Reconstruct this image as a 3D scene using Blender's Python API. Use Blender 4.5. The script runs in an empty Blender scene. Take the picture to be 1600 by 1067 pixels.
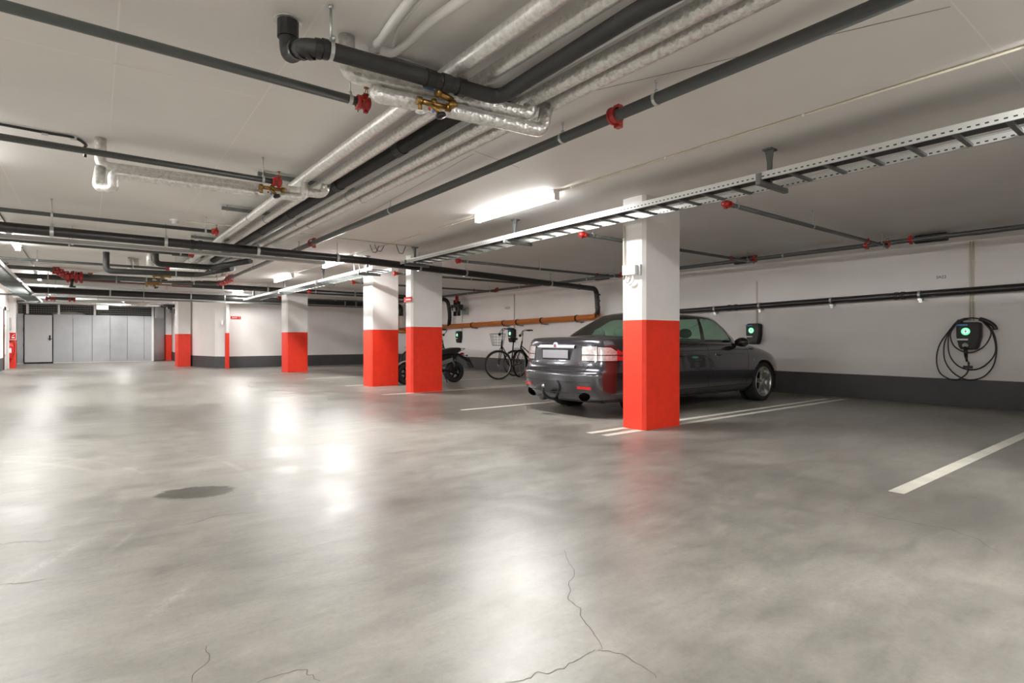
import bpy, bmesh, math, random
from mathutils import Vector, Matrix, Euler, noise
from mathutils.bvhtree import BVHTree
random.seed(7)
PI = math.pi
SC = bpy.context.scene
COL = SC.collection
V = Vector

# ------------------------------------------------------------------ survey: photograph -> place
# X runs along the parking lines towards the charger wall, Y along the aisle, Z up; the camera stands at X=Y=0
F, CX, HY, CAMH = 873.0, 800.0, 530.0, 1.03
YAW = math.atan(672 / 873)
SI, CO = math.sin(YAW), math.cos(YAW)
def ray(u, v):
    a = (u - CX) / F
    return V((SI + a * CO, CO - a * SI, (HY - v) / F))
def atz(u, v, z):
    r = ray(u, v); t = (z - CAMH) / r.z
    return V((t * r.x, t * r.y, z))
def atx(u, v, x):
    r = ray(u, v); t = x / r.x
    return V((x, t * r.y, CAMH + t * r.z))
def aty(u, v, y):
    r = ray(u, v); t = y / r.y
    return V((t * r.x, y, CAMH + t * r.z))
XW = 10.75                                    # charger wall
def ceil_z(x): return 2.66 if x < 5.7 else 2.66 - (x - 5.7) * 0.12 / 5.05

# ------------------------------------------------------------------ materials
def srgb(r, g, b):
    f = lambda c: (c / 255 / 12.92) if c / 255 <= 0.04045 else ((c / 255 + 0.055) / 1.055) ** 2.4
    return (f(r), f(g), f(b), 1)
def new_mat(name):
    m = bpy.data.materials.new(name); m.use_nodes = True
    nt = m.node_tree; b = nt.nodes['Principled BSDF']
    return m, nt, b
def N(nt, typ, **kw):
    n = nt.nodes.new(typ)
    for k, v in kw.items():
        if k.startswith('i_'):
            key = k[2:]
            key = int(key) if key.isdigit() else key.replace('_', ' ')
            n.inputs[key].default_value = v
        else: setattr(n, k, v)
    return n
def coords(nt, scale=(1, 1, 1), kind='Object'):
    tc = N(nt, 'ShaderNodeTexCoord'); mp = N(nt, 'ShaderNodeMapping')
    mp.inputs['Scale'].default_value = scale
    nt.links.new(tc.outputs[kind], mp.inputs[0]); return mp.outputs[0]
def ramp(nt, src, stops):
    r = N(nt, 'ShaderNodeValToRGB'); e = r.color_ramp.elements
    while len(e) > 1: e.remove(e[-1])
    e[0].position, e[0].color = stops[0][0], stops[0][1]
    for p, c in stops[1:]:
        k = e.new(p); k.color = c
    nt.links.new(src, r.inputs[0]); return r.outputs[0]
def g(v): return (v, v, v, 1)
def simple(name, col, rough=0.5, metal=0.0, var=0.0, vscale=20, bump=0.0, bscale=60, coat=0.0, spec=0.5, scale=(1, 1, 1)):
    m, nt, b = new_mat(name)
    b.inputs['Base Color'].default_value = col
    b.inputs['Roughness'].default_value = rough
    b.inputs['Metallic'].default_value = metal
    b.inputs['Coat Weight'].default_value = coat
    b.inputs['Coat Roughness'].default_value = 0.05
    b.inputs['Specular IOR Level'].default_value = spec
    if var or bump: co = coords(nt, scale)
    if var:
        n = N(nt, 'ShaderNodeTexNoise', i_Scale=vscale, i_Detail=5.0); nt.links.new(co, n.inputs['Vector'])
        lo = tuple(c * (1 - var) for c in col[:3]) + (1,); hi = tuple(min(1, c * (1 + var)) for c in col[:3]) + (1,)
        nt.links.new(ramp(nt, n.outputs[0], [(0.3, lo), (0.7, hi)]), b.inputs['Base Color'])
    if bump:
        n2 = N(nt, 'ShaderNodeTexNoise', i_Scale=bscale, i_Detail=4.0); nt.links.new(co, n2.inputs['Vector'])
        bp = N(nt, 'ShaderNodeBump', i_Strength=bump, i_Distance=0.02)
        nt.links.new(n2.outputs[0], bp.inputs['Height']); nt.links.new(bp.outputs[0], b.inputs['Normal'])
    return m
def emit(name, col, s):
    m, nt, b = new_mat(name)
    b.inputs['Base Color'].default_value = (0.8, 0.8, 0.8, 1)
    b.inputs['Emission Color'].default_value = col
    b.inputs['Emission Strength'].default_value = s
    return m
M = {}
M['wall'] = simple('wall_paint', srgb(242, 238, 236), 0.6, var=0.035, vscale=1.3, bump=0.06, bscale=30)
M['white'] = simple('white_paint', srgb(236, 234, 232), 0.5, var=0.03, vscale=3, bump=0.08, bscale=45)
M['dado'] = simple('dado_paint', srgb(72, 73, 74), 0.55, var=0.1, vscale=4, bump=0.08, bscale=40)
M['red'] = simple('red_paint', srgb(232, 52, 26), 0.5, var=0.07, vscale=9, bump=0.12, bscale=40)
M['ceil'] = simple('ceiling_paint', srgb(243, 240, 237), 0.62, var=0.05, vscale=0.8, bump=0.05, bscale=25)
M['seam'] = simple('seam_filler', srgb(252, 250, 246), 0.6)
M['seamdark'] = simple('seam_shadow_gap', srgb(140, 136, 130), 0.8)  # darker joint colour for some ceiling seams
M['gpipe'] = simple('grey_green_pipe_paint', srgb(92, 98, 96), 0.38, var=0.06, vscale=12)
M['gpipe2'] = simple('dark_grey_pipe_paint', srgb(76, 79, 78), 0.4, var=0.06, vscale=12)
M['bpipe'] = simple('black_plastic_pipe', srgb(34, 34, 33), 0.34, var=0.1, vscale=10)
M['rubber'] = simple('black_foam_insulation', srgb(40, 40, 39), 0.62, var=0.18, vscale=14, bump=0.15, bscale=25)
M['zinc'] = simple('galvanised_steel', srgb(196, 200, 198), 0.34, 0.85, var=0.12, vscale=25)
M['zincd'] = simple('dull_galvanised_steel', srgb(120, 124, 122), 0.45, 0.7, var=0.12, vscale=25)
M['orange'] = simple('orange_drain_plastic', srgb(196, 112, 40), 0.35, var=0.06, vscale=8)
M['redfit'] = simple('red_fitting_paint', srgb(168, 30, 24), 0.35, var=0.12, vscale=30, coat=0.3)
M['brass'] = simple('brass', srgb(140, 108, 56), 0.35, 0.8, var=0.25, vscale=40)
M['conduit'] = simple('cream_conduit', srgb(208, 202, 182), 0.5)
M['whitepl'] = simple('white_plastic', srgb(232, 232, 230), 0.35)
M['greypl'] = simple('grey_plastic', srgb(176, 180, 178), 0.4)
M['blackpl'] = simple('black_plastic', srgb(22, 23, 22), 0.4)
M['gloss'] = simple('gloss_black', srgb(14, 16, 15), 0.15, coat=0.4)
M['satin'] = simple('satin_black', srgb(16, 17, 17), 0.45, spec=.35)
M['darkmet'] = simple('dark_metal', srgb(44, 44, 46), 0.4, 0.7)
M['chrome'] = simple('chrome', srgb(225, 226, 230), 0.12, 1.0)
M['plate'] = simple('blank_grey_plate', srgb(132, 130, 136), 0.45)
M['silver'] = simple('silver_trim', srgb(214, 214, 220), 0.3, 0.35)
M['alloy'] = simple('alloy_silver', srgb(176, 176, 172), 0.28, 0.8)
M['tyre'] = simple('tyre_rubber', srgb(28, 28, 28), 0.7, bump=0.2, bscale=60)
M['blue'] = simple('blue_label', srgb(52, 120, 180), 0.4)
M['redpl'] = simple('red_plastic', srgb(196, 24, 30), 0.25, coat=0.5)
M['clear'] = simple('clear_lens', srgb(172, 166, 166), 0.15, 0.25, var=0.25, vscale=30, coat=1.0)
M['doorpaint'] = simple('light_grey_door_paint', srgb(206, 208, 210), 0.4, var=0.03, vscale=3)
M['brown'] = simple('brown_red_door_edge', srgb(92, 48, 40), 0.5)
M['crack'] = simple('concrete_crack', srgb(96, 88, 80), 0.9)
M['line'] = simple('road_marking_paint', srgb(222, 219, 206), 0.5, var=0.1, vscale=6)
M['sheet'] = simple('galvanised_sheet', srgb(188, 192, 196), 0.42, 0.35, var=0.06, vscale=2.2)
M['seat'] = simple('black_vinyl', srgb(24, 24, 25), 0.45)
M['greyfab'] = simple('grey_fabric', srgb(120, 124, 120), 0.8)
M['dark'] = simple('dark_void', srgb(26, 26, 26), 0.9)
M['void'] = simple('unlit_black', srgb(5, 5, 5), 0.9, spec=0.0)
M['text'] = simple('black_lettering', srgb(40, 40, 42), 0.6)
M['lamp'] = emit('lamp_diffuser', (1.0, 0.985, 0.96, 1), 2.2)
for k_ in ('lamp', 'green', 'mint', 'exit', 'exitg'): pass
M['green'] = emit('green_indicator', (0.06, 1.0, 0.34, 1), .17)
M['mint'] = emit('pale_indicator', (0.62, 1.0, 0.8, 1), .14)
M['exit'] = emit('exit_sign_face', (0.8, 1.0, 0.92, 1), .35)
M['exitg'] = emit('exit_sign_green', (0.02, 0.5, 0.22, 1), .15)
for k_ in ('lamp', 'green', 'mint', 'exit', 'exitg'): M[k_].cycles.emission_sampling = 'NONE'

def foil(name, k=1.0, rough=0.3):
    m, nt, b = new_mat(name)
    co = coords(nt)
    n = N(nt, 'ShaderNodeTexNoise', i_Scale=38.0, i_Detail=8.0, i_Roughness=0.6); nt.links.new(co, n.inputs['Vector'])
    vo = N(nt, 'ShaderNodeTexVoronoi', i_Scale=42.0); nt.links.new(co, vo.inputs['Vector'])
    ad = N(nt, 'ShaderNodeMath', operation='ADD'); nt.links.new(n.outputs[0], ad.inputs[0]); nt.links.new(vo.outputs[0], ad.inputs[1])
    bp = N(nt, 'ShaderNodeBump', i_Strength=0.38 * k, i_Distance=0.012); nt.links.new(ad.outputs[0], bp.inputs['Height'])
    nt.links.new(bp.outputs[0], b.inputs['Normal'])
    nt.links.new(ramp(nt, n.outputs[0], [(0.3, srgb(206, 203, 198)), (0.65, srgb(244, 243, 240))]), b.inputs['Base Color'])
    b.inputs['Metallic'].default_value = 0.7; b.inputs['Roughness'].default_value = rough
    return m
M['foil'] = foil('crinkled_foil_jacket')
M['foil2'] = foil('smooth_foil_jacket', 0.35, 0.38)

def floor_mat():
    m, nt, b = new_mat('polished_concrete'); L = nt.links.new
    co = coords(nt)
    def noise_(sc, det, rough=0.6, vec=co, dist=0.0):
        n = N(nt, 'ShaderNodeTexNoise', i_Scale=sc, i_Detail=det, i_Roughness=rough, i_Distortion=dist); L(vec, n.inputs['Vector']); return n.outputs[0]
    mp = N(nt, 'ShaderNodeMapping'); mp.inputs['Rotation'].default_value = (0, 0, 0.5); mp.inputs['Scale'].default_value = (1.0, 3.2, 1)
    L(co, mp.inputs[0])
    big = noise_(0.55, 4, 0.55, dist=0.6); mid = noise_(2.6, 8, 0.7, dist=0.3); fine = noise_(38, 8, 0.75); streak = noise_(2.2, 8, 0.72, mp.outputs[0], 0.5)
    speck = noise_(95, 4, 0.6)
    def mix(a, c, f, mode='MIX'):
        n = N(nt, 'ShaderNodeMix', data_type='RGBA', blend_type=mode)
        if isinstance(f, float): n.inputs[0].default_value = f
        else: L(f, n.inputs[0])
        for k, x in ((6, a), (7, c)):
            if isinstance(x, tuple): n.inputs[k].default_value = x
            else: L(x, n.inputs[k])
        return n.outputs[2]
    c = ramp(nt, big, [(0.3, srgb(122, 119, 112)), (0.5, srgb(136, 133, 126)), (0.72, srgb(150, 147, 139))])
    c2 = ramp(nt, mid, [(0.30, g(0.68)), (0.5, g(0.96)), (0.68, g(1.18))])
    c = mix(c, c2, 0.75, 'MULTIPLY')
    c3 = ramp(nt, streak, [(0.32, g(0.74)), (0.5, g(0.98)), (0.68, g(1.16))])
    c = mix(c, c3, 0.75, 'MULTIPLY')
    c4 = ramp(nt, fine, [(0.32, g(0.72)), (0.5, g(1.0)), (0.68, g(1.16))])
    c = mix(c, c4, 0.45, 'MULTIPLY')
    c5 = ramp(nt, speck, [(0.28, g(0.55)), (0.4, g(1.0))])
    c = mix(c, c5, 0.4, 'MULTIPLY')
    # damp oil stain with ragged edge, round patch in the aisle
    st = atz(307, 769, 0)
    sx = N(nt, 'ShaderNodeSeparateXYZ'); L(co, sx.inputs[0])
    def lin(ax, c0, k):   # (ax - c0) * k
        n = N(nt, 'ShaderNodeMath', operation='SUBTRACT'); L(ax, n.inputs[0]); n.inputs[1].default_value = c0
        n2 = N(nt, 'ShaderNodeMath', operation='MULTIPLY'); L(n.outputs[0], n2.inputs[0]); n2.inputs[1].default_value = k; return n2.outputs[0]
    def ell(cx, cy, rx, ry, ang):
        # rotated distance
        xs = lin(sx.outputs[0], cx, 1.0); ys = lin(sx.outputs[1], cy, 1.0)
        def comb(a1, k1, b1, k2):
            p = N(nt, 'ShaderNodeMath', operation='MULTIPLY'); L(a1, p.inputs[0]); p.inputs[1].default_value = k1
            q = N(nt, 'ShaderNodeMath', operation='MULTIPLY_ADD'); L(b1, q.inputs[0]); q.inputs[1].default_value = k2; L(p.outputs[0], q.inputs[2]); return q.outputs[0]
        a1 = comb(xs, math.cos(ang) / rx, ys, math.sin(ang) / rx); b1 = comb(xs, -math.sin(ang) / ry, ys, math.cos(ang) / ry)
        p = N(nt, 'ShaderNodeMath', operation='POWER'); L(a1, p.inputs[0]); p.inputs[1].default_value = 2
        ab = N(nt, 'ShaderNodeMath', operation='ABSOLUTE'); L(a1, ab.inputs[0]); L(ab.outputs[0], p.inputs[0])
        ab2 = N(nt, 'ShaderNodeMath', operation='ABSOLUTE'); L(b1, ab2.inputs[0])
        p2 = N(nt, 'ShaderNodeMath', operation='POWER'); L(ab2.outputs[0], p2.inputs[0]); p2.inputs[1].default_value = 2
        s = N(nt, 'ShaderNodeMath', operation='ADD'); L(p.outputs[0], s.inputs[0]); L(p2.outputs[0], s.inputs[1]); return s.outputs[0]
    d = ell(st.x, st.y, 0.26, 0.17, -YAW + 0.25)
    jag = noise_(14, 6, 0.7)
    w = N(nt, 'ShaderNodeMath', operation='MULTIPLY_ADD'); L(jag, w.inputs[0]); w.inputs[1].default_value = 1.5; L(d, w.inputs[2])
    msk = ramp(nt, w.outputs[0], [(0.0, g(1)), (0.999, g(1))])
    mr = N(nt, 'ShaderNodeMapRange'); mr.inputs['From Min'].default_value = 1.42; mr.inputs['From Max'].default_value = 1.72
    mr.inputs['To Min'].default_value = 1.0; mr.inputs['To Max'].default_value = 0.0; L(w.outputs[0], mr.inputs['Value'])
    stainc = ramp(nt, streak, [(0.3, srgb(62, 61, 56)), (0.7, srgb(84, 82, 75))])
    c = mix(c, stainc, mr.outputs[0])
    # tyre scuffs: arcs around a turning centre, broken up by noise
    tc0 = atz(420, 800, 0)
    dx = lin(sx.outputs[0], -2.2, 1.0); dy = lin(sx.outputs[1], 4.6, 1.0)
    vl = N(nt, 'ShaderNodeVectorMath', operation='LENGTH'); cb = N(nt, 'ShaderNodeCombineXYZ'); L(dx, cb.inputs[0]); L(dy, cb.inputs[1]); L(cb.outputs[0], vl.inputs[0])
    rr = ramp(nt, vl.outputs['Value'], [(0, g(0)), (1, g(0))])
    def band(r0, wd):
        s = N(nt, 'ShaderNodeMath', operation='SUBTRACT'); L(vl.outputs['Value'], s.inputs[0]); s.inputs[1].default_value = r0
        a_ = N(nt, 'ShaderNodeMath', operation='ABSOLUTE'); L(s.outputs[0], a_.inputs[0])
        r_ = N(nt, 'ShaderNodeMapRange'); r_.inputs['From Min'].default_value = 0; r_.inputs['From Max'].default_value = wd
        r_.inputs['To Min'].default_value = 1; r_.inputs['To Max'].default_value = 0; L(a_.outputs[0], r_.inputs['Value']); return r_.outputs[0]
    b1 = band(2.42, 0.05); b2 = band(2.62, 0.03); b3 = band(3.2, 0.04)
    s1 = N(nt, 'ShaderNodeMath', operation='ADD'); L(b1, s1.inputs[0]); L(b2, s1.inputs[1])
    s2 = N(nt, 'ShaderNodeMath', operation='ADD'); L(s1.outputs[0], s2.inputs[0]); L(b3, s2.inputs[1])
    brk = ramp(nt, noise_(1.1, 3), [(0.48, g(0)), (0.6, g(0.55))])
    mm = N(nt, 'ShaderNodeMath', operation='MULTIPLY'); L(s2.outputs[0], mm.inputs[0]); L(brk, mm.inputs[1])
    mm2 = N(nt, 'ShaderNodeMath', operation='MULTIPLY'); L(mm.outputs[0], mm2.inputs[0]); L(ramp(nt, fine, [(0.35, g(0)), (0.6, g(1))]), mm2.inputs[1])
    c = mix(c, srgb(178, 174, 166), mm2.outputs[0])
    L(c, b.inputs['Base Color'])
    rg = ramp(nt, big, [(0.3, g(0.30)), (0.7, g(0.44))])
    rg2 = ramp(nt, mid, [(0.3, g(0.85)), (0.7, g(1.2))])
    L(mix(rg, rg2, 1.0, 'MULTIPLY'), b.inputs['Roughness'])
    b.inputs['Specular IOR Level'].default_value = 0.62
    ba = N(nt, 'ShaderNodeMath', operation='ADD'); L(fine, ba.inputs[0]); L(mid, ba.inputs[1])
    bp = N(nt, 'ShaderNodeBump', i_Strength=0.10, i_Distance=0.01); L(ba.outputs[0], bp.inputs['Height']); L(bp.outputs[0], b.inputs['Normal'])
    return m
M['floor'] = floor_mat()

def rail_mat():
    m, nt, b = new_mat('slotted_galvanised_rail'); L = nt.links.new
    tc = N(nt, 'ShaderNodeTexCoord'); s = N(nt, 'ShaderNodeSeparateXYZ'); L(tc.outputs['Object'], s.inputs[0])
    def m1(op, a, v):
        n = N(nt, 'ShaderNodeMath', operation=op); L(a, n.inputs[0]); n.inputs[1].default_value = v; return n.outputs[0]
    fr = N(nt, 'ShaderNodeMath', operation='FRACT'); L(m1('MULTIPLY', s.outputs[1], 22.0), fr.inputs[0])
    a = m1('LESS_THAN', fr.outputs[0], 0.45)
    z1 = m1('GREATER_THAN', s.outputs[2], -0.016); z2 = m1('LESS_THAN', s.outputs[2], -0.006)
    p = N(nt, 'ShaderNodeMath', operation='MULTIPLY'); L(a, p.inputs[0]); L(z1, p.inputs[1])
    q = N(nt, 'ShaderNodeMath', operation='MULTIPLY'); L(p.outputs[0], q.inputs[0]); L(z2, q.inputs[1])
    mx = N(nt, 'ShaderNodeMix', data_type='RGBA'); L(q.outputs[0], mx.inputs[0])
    mx.inputs[6].default_value = srgb(214, 216, 214); mx.inputs[7].default_value = srgb(60, 62, 60)
    L(mx.outputs[2], b.inputs['Base Color'])
    b.inputs['Metallic'].default_value = 0.6; b.inputs['Roughness'].default_value = 0.38
    return m
M['rail'] = rail_mat()

def car_paint():
    m, nt, b = new_mat('dark_grey_metallic_paint')
    b.inputs['Base Color'].default_value = srgb(76, 76, 81)
    b.inputs['Metallic'].default_value = 0.85; b.inputs['Roughness'].default_value = 0.24
    b.inputs['Coat Weight'].default_value = 1.0; b.inputs['Coat Roughness'].default_value = 0.03
    return m
M['paint'] = car_paint()
def glass(name, col, alpha):
    m, nt, b = new_mat(name); L = nt.links.new
    out = nt.nodes['Material Output']
    tr = N(nt, 'ShaderNodeBsdfTransparent'); tr.inputs[0].default_value = col
    gl = N(nt, 'ShaderNodeBsdfGlossy'); gl.inputs['Roughness'].default_value = 0.02; gl.inputs[0].default_value = g(0.9)
    fr = N(nt, 'ShaderNodeLayerWeight', i_Blend=0.5); pw = N(nt, 'ShaderNodeMath', operation='POWER'); L(fr.outputs['Facing'], pw.inputs[0]); pw.inputs[1].default_value = 4.0
    ma = N(nt, 'ShaderNodeMath', operation='MULTIPLY_ADD'); L(pw.outputs[0], ma.inputs[0]); ma.inputs[1].default_value = .9; ma.inputs[2].default_value = .045
    mx = N(nt, 'ShaderNodeMixShader'); L(ma.outputs[0], mx.inputs[0]); L(tr.outputs[0], mx.inputs[1]); L(gl.outputs[0], mx.inputs[2])
    L(mx.outputs[0], out.inputs['Surface']); return m
M['glass'] = glass('green_tinted_glass', srgb(192, 218, 204), 0)

# ------------------------------------------------------------------ mesh helpers
class MB:
    def __init__(s): s.v = []; s.f = []; s.mi = []; s.sm = []
    def add(s, vs, fs, mi=0, smooth=False):
        o = len(s.v); s.v += [V(p) for p in vs]
        s.f += [tuple(o + i for i in f) for f in fs]; s.mi += [mi] * len(fs); s.sm += [smooth] * len(fs)
    def box(s, a, b, mi=0):
        x0, y0, z0 = (min(a[i], b[i]) for i in range(3)); x1, y1, z1 = (max(a[i], b[i]) for i in range(3))
        s.add([(x0, y0, z0), (x1, y0, z0), (x1, y1, z0), (x0, y1, z0), (x0, y0, z1), (x1, y0, z1), (x1, y1, z1), (x0, y1, z1)],
              [(0, 3, 2, 1), (4, 5, 6, 7), (0, 1, 5, 4), (1, 2, 6, 5), (2, 3, 7, 6), (3, 0, 4, 7)], mi)
    def prism(s, poly, a, b, axis=2, mi=0):
        """extrude a 2-D polygon between a and b along axis"""
        def mk(p, h):
            q = [0, 0, 0]; k = [i for i in range(3) if i != axis]; q[k[0]], q[k[1]], q[axis] = p[0], p[1], h; return q
        n = len(poly)
        s.add([mk(p, a) for p in poly] + [mk(p, b) for p in poly],
              [tuple(range(n))[::-1], tuple(range(n, 2 * n))] + [(i, (i + 1) % n, n + (i + 1) % n, n + i) for i in range(n)], mi)
    def tube(s, pts, r, n=14, mi=0, cap=True, closed=False, radii=None):
        pts = [V(p) for p in pts]; m = len(pts)
        tg = []
        for i in range(m):
            if closed: t = pts[(i + 1) % m] - pts[i - 1]
            else: t = pts[min(i + 1, m - 1)] - pts[max(i - 1, 0)]
            tg.append(t.normalized())
        up = V((0, 0, 1)) if abs(tg[0].z) < 0.95 else V((1, 0, 0))
        u = tg[0].cross(up).normalized(); vs = []
        for i in range(m):
            u = (u - tg[i] * u.dot(tg[i])).normalized(); w = tg[i].cross(u)
            rr = radii[i] if radii else r
            for k in range(n):
                a = 2 * PI * k / n; vs.append(pts[i] + (u * math.cos(a) + w * math.sin(a)) * rr)
        fs = []
        for i in range(m if closed else m - 1):
            j = (i + 1) % m
            for k in range(n): fs.append((i * n + k, i * n + (k + 1) % n, j * n + (k + 1) % n, j * n + k))
        s.add(vs, fs, mi, True)
        if cap and not closed:
            s.add(vs[:n], [tuple(range(n))[::-1]], mi); s.add(vs[-n:], [tuple(range(n))], mi)
    def cyl(s, a, b, r, n=14, mi=0, r2=None): s.tube([a, b], r, n, mi, radii=[r, r2 if r2 is not None else r])
    def ring(s, c, ax, r, w, th=0.004, n=18, mi=0):
        """band of outer radius r+th and width w around axis ax"""
        c = V(c); ax = V(ax).normalized()
        s.lathe([(r * .95, -w / 2), (r + th, -w / 2), (r + th, w / 2), (r * .95, w / 2)], c, ax, n, mi, smooth=False)
    def lathe(s, prof, c=(0, 0, 0), ax=(0, 0, 1), n=24, mi=0, smooth=True):
        """prof: (radius, height along ax)"""
        c = V(c); ax = V(ax).normalized(); up = V((0, 0, 1)) if abs(ax.z) < 0.9 else V((1, 0, 0))
        u = ax.cross(up).normalized(); w = ax.cross(u); vs = []
        for r, h in prof:
            for k in range(n):
                a = 2 * PI * k / n; vs.append(c + ax * h + (u * math.cos(a) + w * math.sin(a)) * r)
        fs = [(i * n + k, i * n + (k + 1) % n, (i + 1) * n + (k + 1) % n, (i + 1) * n + k) for i in range(len(prof) - 1) for k in range(n)]
        s.add(vs, fs, mi, smooth)
    def ball(s, c, r, n=12, mi=0):
        if not hasattr(r, '__len__'): r = (r, r, r)
        vs = []; h = n // 2
        for i in range(h + 1):
            th = PI * i / h
            for k in range(n):
                a = 2 * PI * k / n; vs.append((c[0] + r[0] * math.sin(th) * math.cos(a), c[1] + r[1] * math.sin(th) * math.sin(a), c[2] + r[2] * math.cos(th)))
        s.add(vs, [(i * n + k, (i + 1) * n + k, (i + 1) * n + (k + 1) % n, i * n + (k + 1) % n) for i in range(h) for k in range(n)], mi, True)
    def build(s, name, mats, parent=None, origin=None, bevel=0, seg=2, subd=0):
        me = bpy.data.meshes.new(name)
        if origin is None: origin = V((0, 0, 0))
        origin = V(origin)
        me.from_pydata([tuple(p - origin) for p in s.v], [], s.f)
        if not isinstance(mats, (list, tuple)): mats = [mats]
        for m in mats: me.materials.append(M[m] if isinstance(m, str) else m)
        me.polygons.foreach_set('material_index', s.mi); me.polygons.foreach_set('use_smooth', s.sm)
        bm = bmesh.new(); bm.from_mesh(me); bmesh.ops.remove_doubles(bm, verts=bm.verts, dist=0.00002)
        bmesh.ops.recalc_face_normals(bm, faces=bm.faces); bm.to_mesh(me); bm.free()
        o = bpy.data.objects.new(name, me); COL.objects.link(o)
        if parent: o.parent = parent; o.location = origin
        else: o.location = origin
        if bevel:
            b = o.modifiers.new('b', 'BEVEL'); b.width = bevel; b.segments = seg; b.limit_method = 'ANGLE'; b.angle_limit = 0.6
        if subd:
            b = o.modifiers.new('s', 'SUBSURF'); b.levels = subd; b.render_levels = subd
        return o
def fillet(pts, r, k=6):
    pts = [V(p) for p in pts]; out = [pts[0]]
    for i in range(1, len(pts) - 1):
        a, b, c = pts[i - 1], pts[i], pts[i + 1]
        d1 = (a - b); d2 = (c - b); rr = min(r, d1.length * 0.49, d2.length * 0.49)
        p = b + d1.normalized() * rr; q = b + d2.normalized() * rr
        for j in range(k + 1):
            t = j / k; out.append(p * (1 - t) ** 2 + b * 2 * t * (1 - t) + q * t * t)
    out.append(pts[-1]); return out
def spline(pts, k=8, closed=False):
    pts = [V(p) for p in pts]; n = len(pts); out = []
    for i in range(n if closed else n - 1):
        if closed: a, b, c, d = pts[i - 1], pts[i], pts[(i + 1) % n], pts[(i + 2) % n]
        else: a, b, c, d = pts[max(i - 1, 0)], pts[i], pts[i + 1], pts[min(i + 2, n - 1)]
        for j in range(k):
            t = j / k
            out.append(0.5 * ((2 * b) + (c - a) * t + (2 * a - 5 * b + 4 * c - d) * t * t + (3 * b - a - 3 * c + d) * t ** 3))
    if not closed: out.append(pts[-1])
    return out
def tag(o, label=None, cat=None, group=None, kind=None):
    if label: o['label'] = label
    if cat: o['category'] = cat
    if group: o['group'] = group
    if kind: o['kind'] = kind
    return o
def thing(name, label, cat, loc=(0, 0, 0), rz=0, group=None):
    o = bpy.data.objects.new(name, None); COL.objects.link(o); o.location = loc; o.rotation_euler = (0, 0, rz)
    o.empty_display_size = 0.1
    return tag(o, label, cat, group)
def copy_tree(o, parent=None):
    c = o.copy(); COL.objects.link(c); c.parent = parent
    for ch in list(o.children): copy_tree(ch, c)
    return c
def text_mesh(name, s, size, mat, loc, rot, parent=None, ext=0.001):
    cu = bpy.data.curves.new(name, 'FONT'); cu.body = s; cu.size = size; cu.extrude = ext; cu.align_x = 'CENTER'; cu.align_y = 'CENTER'
    t = bpy.data.objects.new(name + '_tmp', cu); COL.objects.link(t)
    me = bpy.data.meshes.new_from_object(t.evaluated_get(bpy.context.evaluated_depsgraph_get()))
    bpy.data.objects.remove(t); me.materials.clear(); me.materials.append(M[mat])
    o = bpy.data.objects.new(name, me); COL.objects.link(o); o.location = loc; o.rotation_euler = rot
    if parent: o.parent = parent
    return o
# ------------------------------------------------------------------ the room
def struct(name, mb, mats, parent=None, **k):
    o = mb.build(name, mats, parent, **k)
    if not parent: o['kind'] = 'structure'
    return o
XL = -6.5; Y0 = -5.0; Y1 = 35.0
b = MB(); b.box((XL, Y0, -0.15), (XW + 0.2, Y1, 0)); floor = struct('floor', b, 'floor')
b = MB()
b.box((XL, Y0, 2.66), (5.7, Y1, 2.86)); ceiling = struct('ceiling', b, 'ceil')
b = MB(); b.prism([(5.7, 2.66), (XW + 0.2, 2.66 - 5.25 * 0.12 / 5.05), (XW + 0.2, 2.86), (5.7, 2.86)], Y0, Y1, axis=1); ceiling2 = struct('ceiling', b, 'ceil')
def dado_wall(name, p, q, h=2.75, th=0.2, dz=0.415, extra=()):
    """wall whose visible face runs p->q (room on the left of p->q), grey painted dado below"""
    p = V((p[0], p[1], 0)); q = V((q[0], q[1], 0)); d = (q - p).normalized(); n = V((d.y, -d.x, 0)) * th
    b = MB()
    def slab(z0, z1, mi):
        vs = [p, q, q + n, p + n]
        b.add([(a.x, a.y, z0) for a in vs] + [(a.x, a.y, z1) for a in vs],
              [(0, 3, 2, 1), (4, 5, 6, 7), (0, 1, 5, 4), (1, 2, 6, 5), (2, 3, 7, 6), (3, 0, 4, 7)], mi)
    slab(0, dz, 1); slab(dz, h, 0)
    return struct(name, b, ['wall', 'dado'])
dado_wall('wall_right', (XW, Y0), (XW, 22.2))
dado_wall('wall_far_right', (XW + 0.1, 22.15), (4.06, 21.95))
dado_wall('wall_far_corner', (4.06, 21.95), (3.78, 22.4))
dado_wall('wall_far_aisle', (3.78, 22.4), (3.28, 24.5))
dado_wall('wall_storage_right', (3.42, 24.9), (3.52, Y1))
dado_wall('wall_back', (XW, Y1 - 0.2), (XL, Y1 - 0.2))
dado_wall('wall_left', (XL, 21.0), (XL, Y0))
dado_wall('wall_left_far', (-2.07, 21.0), (XL - 0.2, 21.0))
dado_wall('wall_left_side', (-2.07, 26.62), (-2.07, 21.0))
dado_wall('wall_left_storage', (-2.32, Y1), (-2.32, 26.8))
dado_wall('wall_camera', (XL, Y0), (XW + 0.2, Y0))

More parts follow.
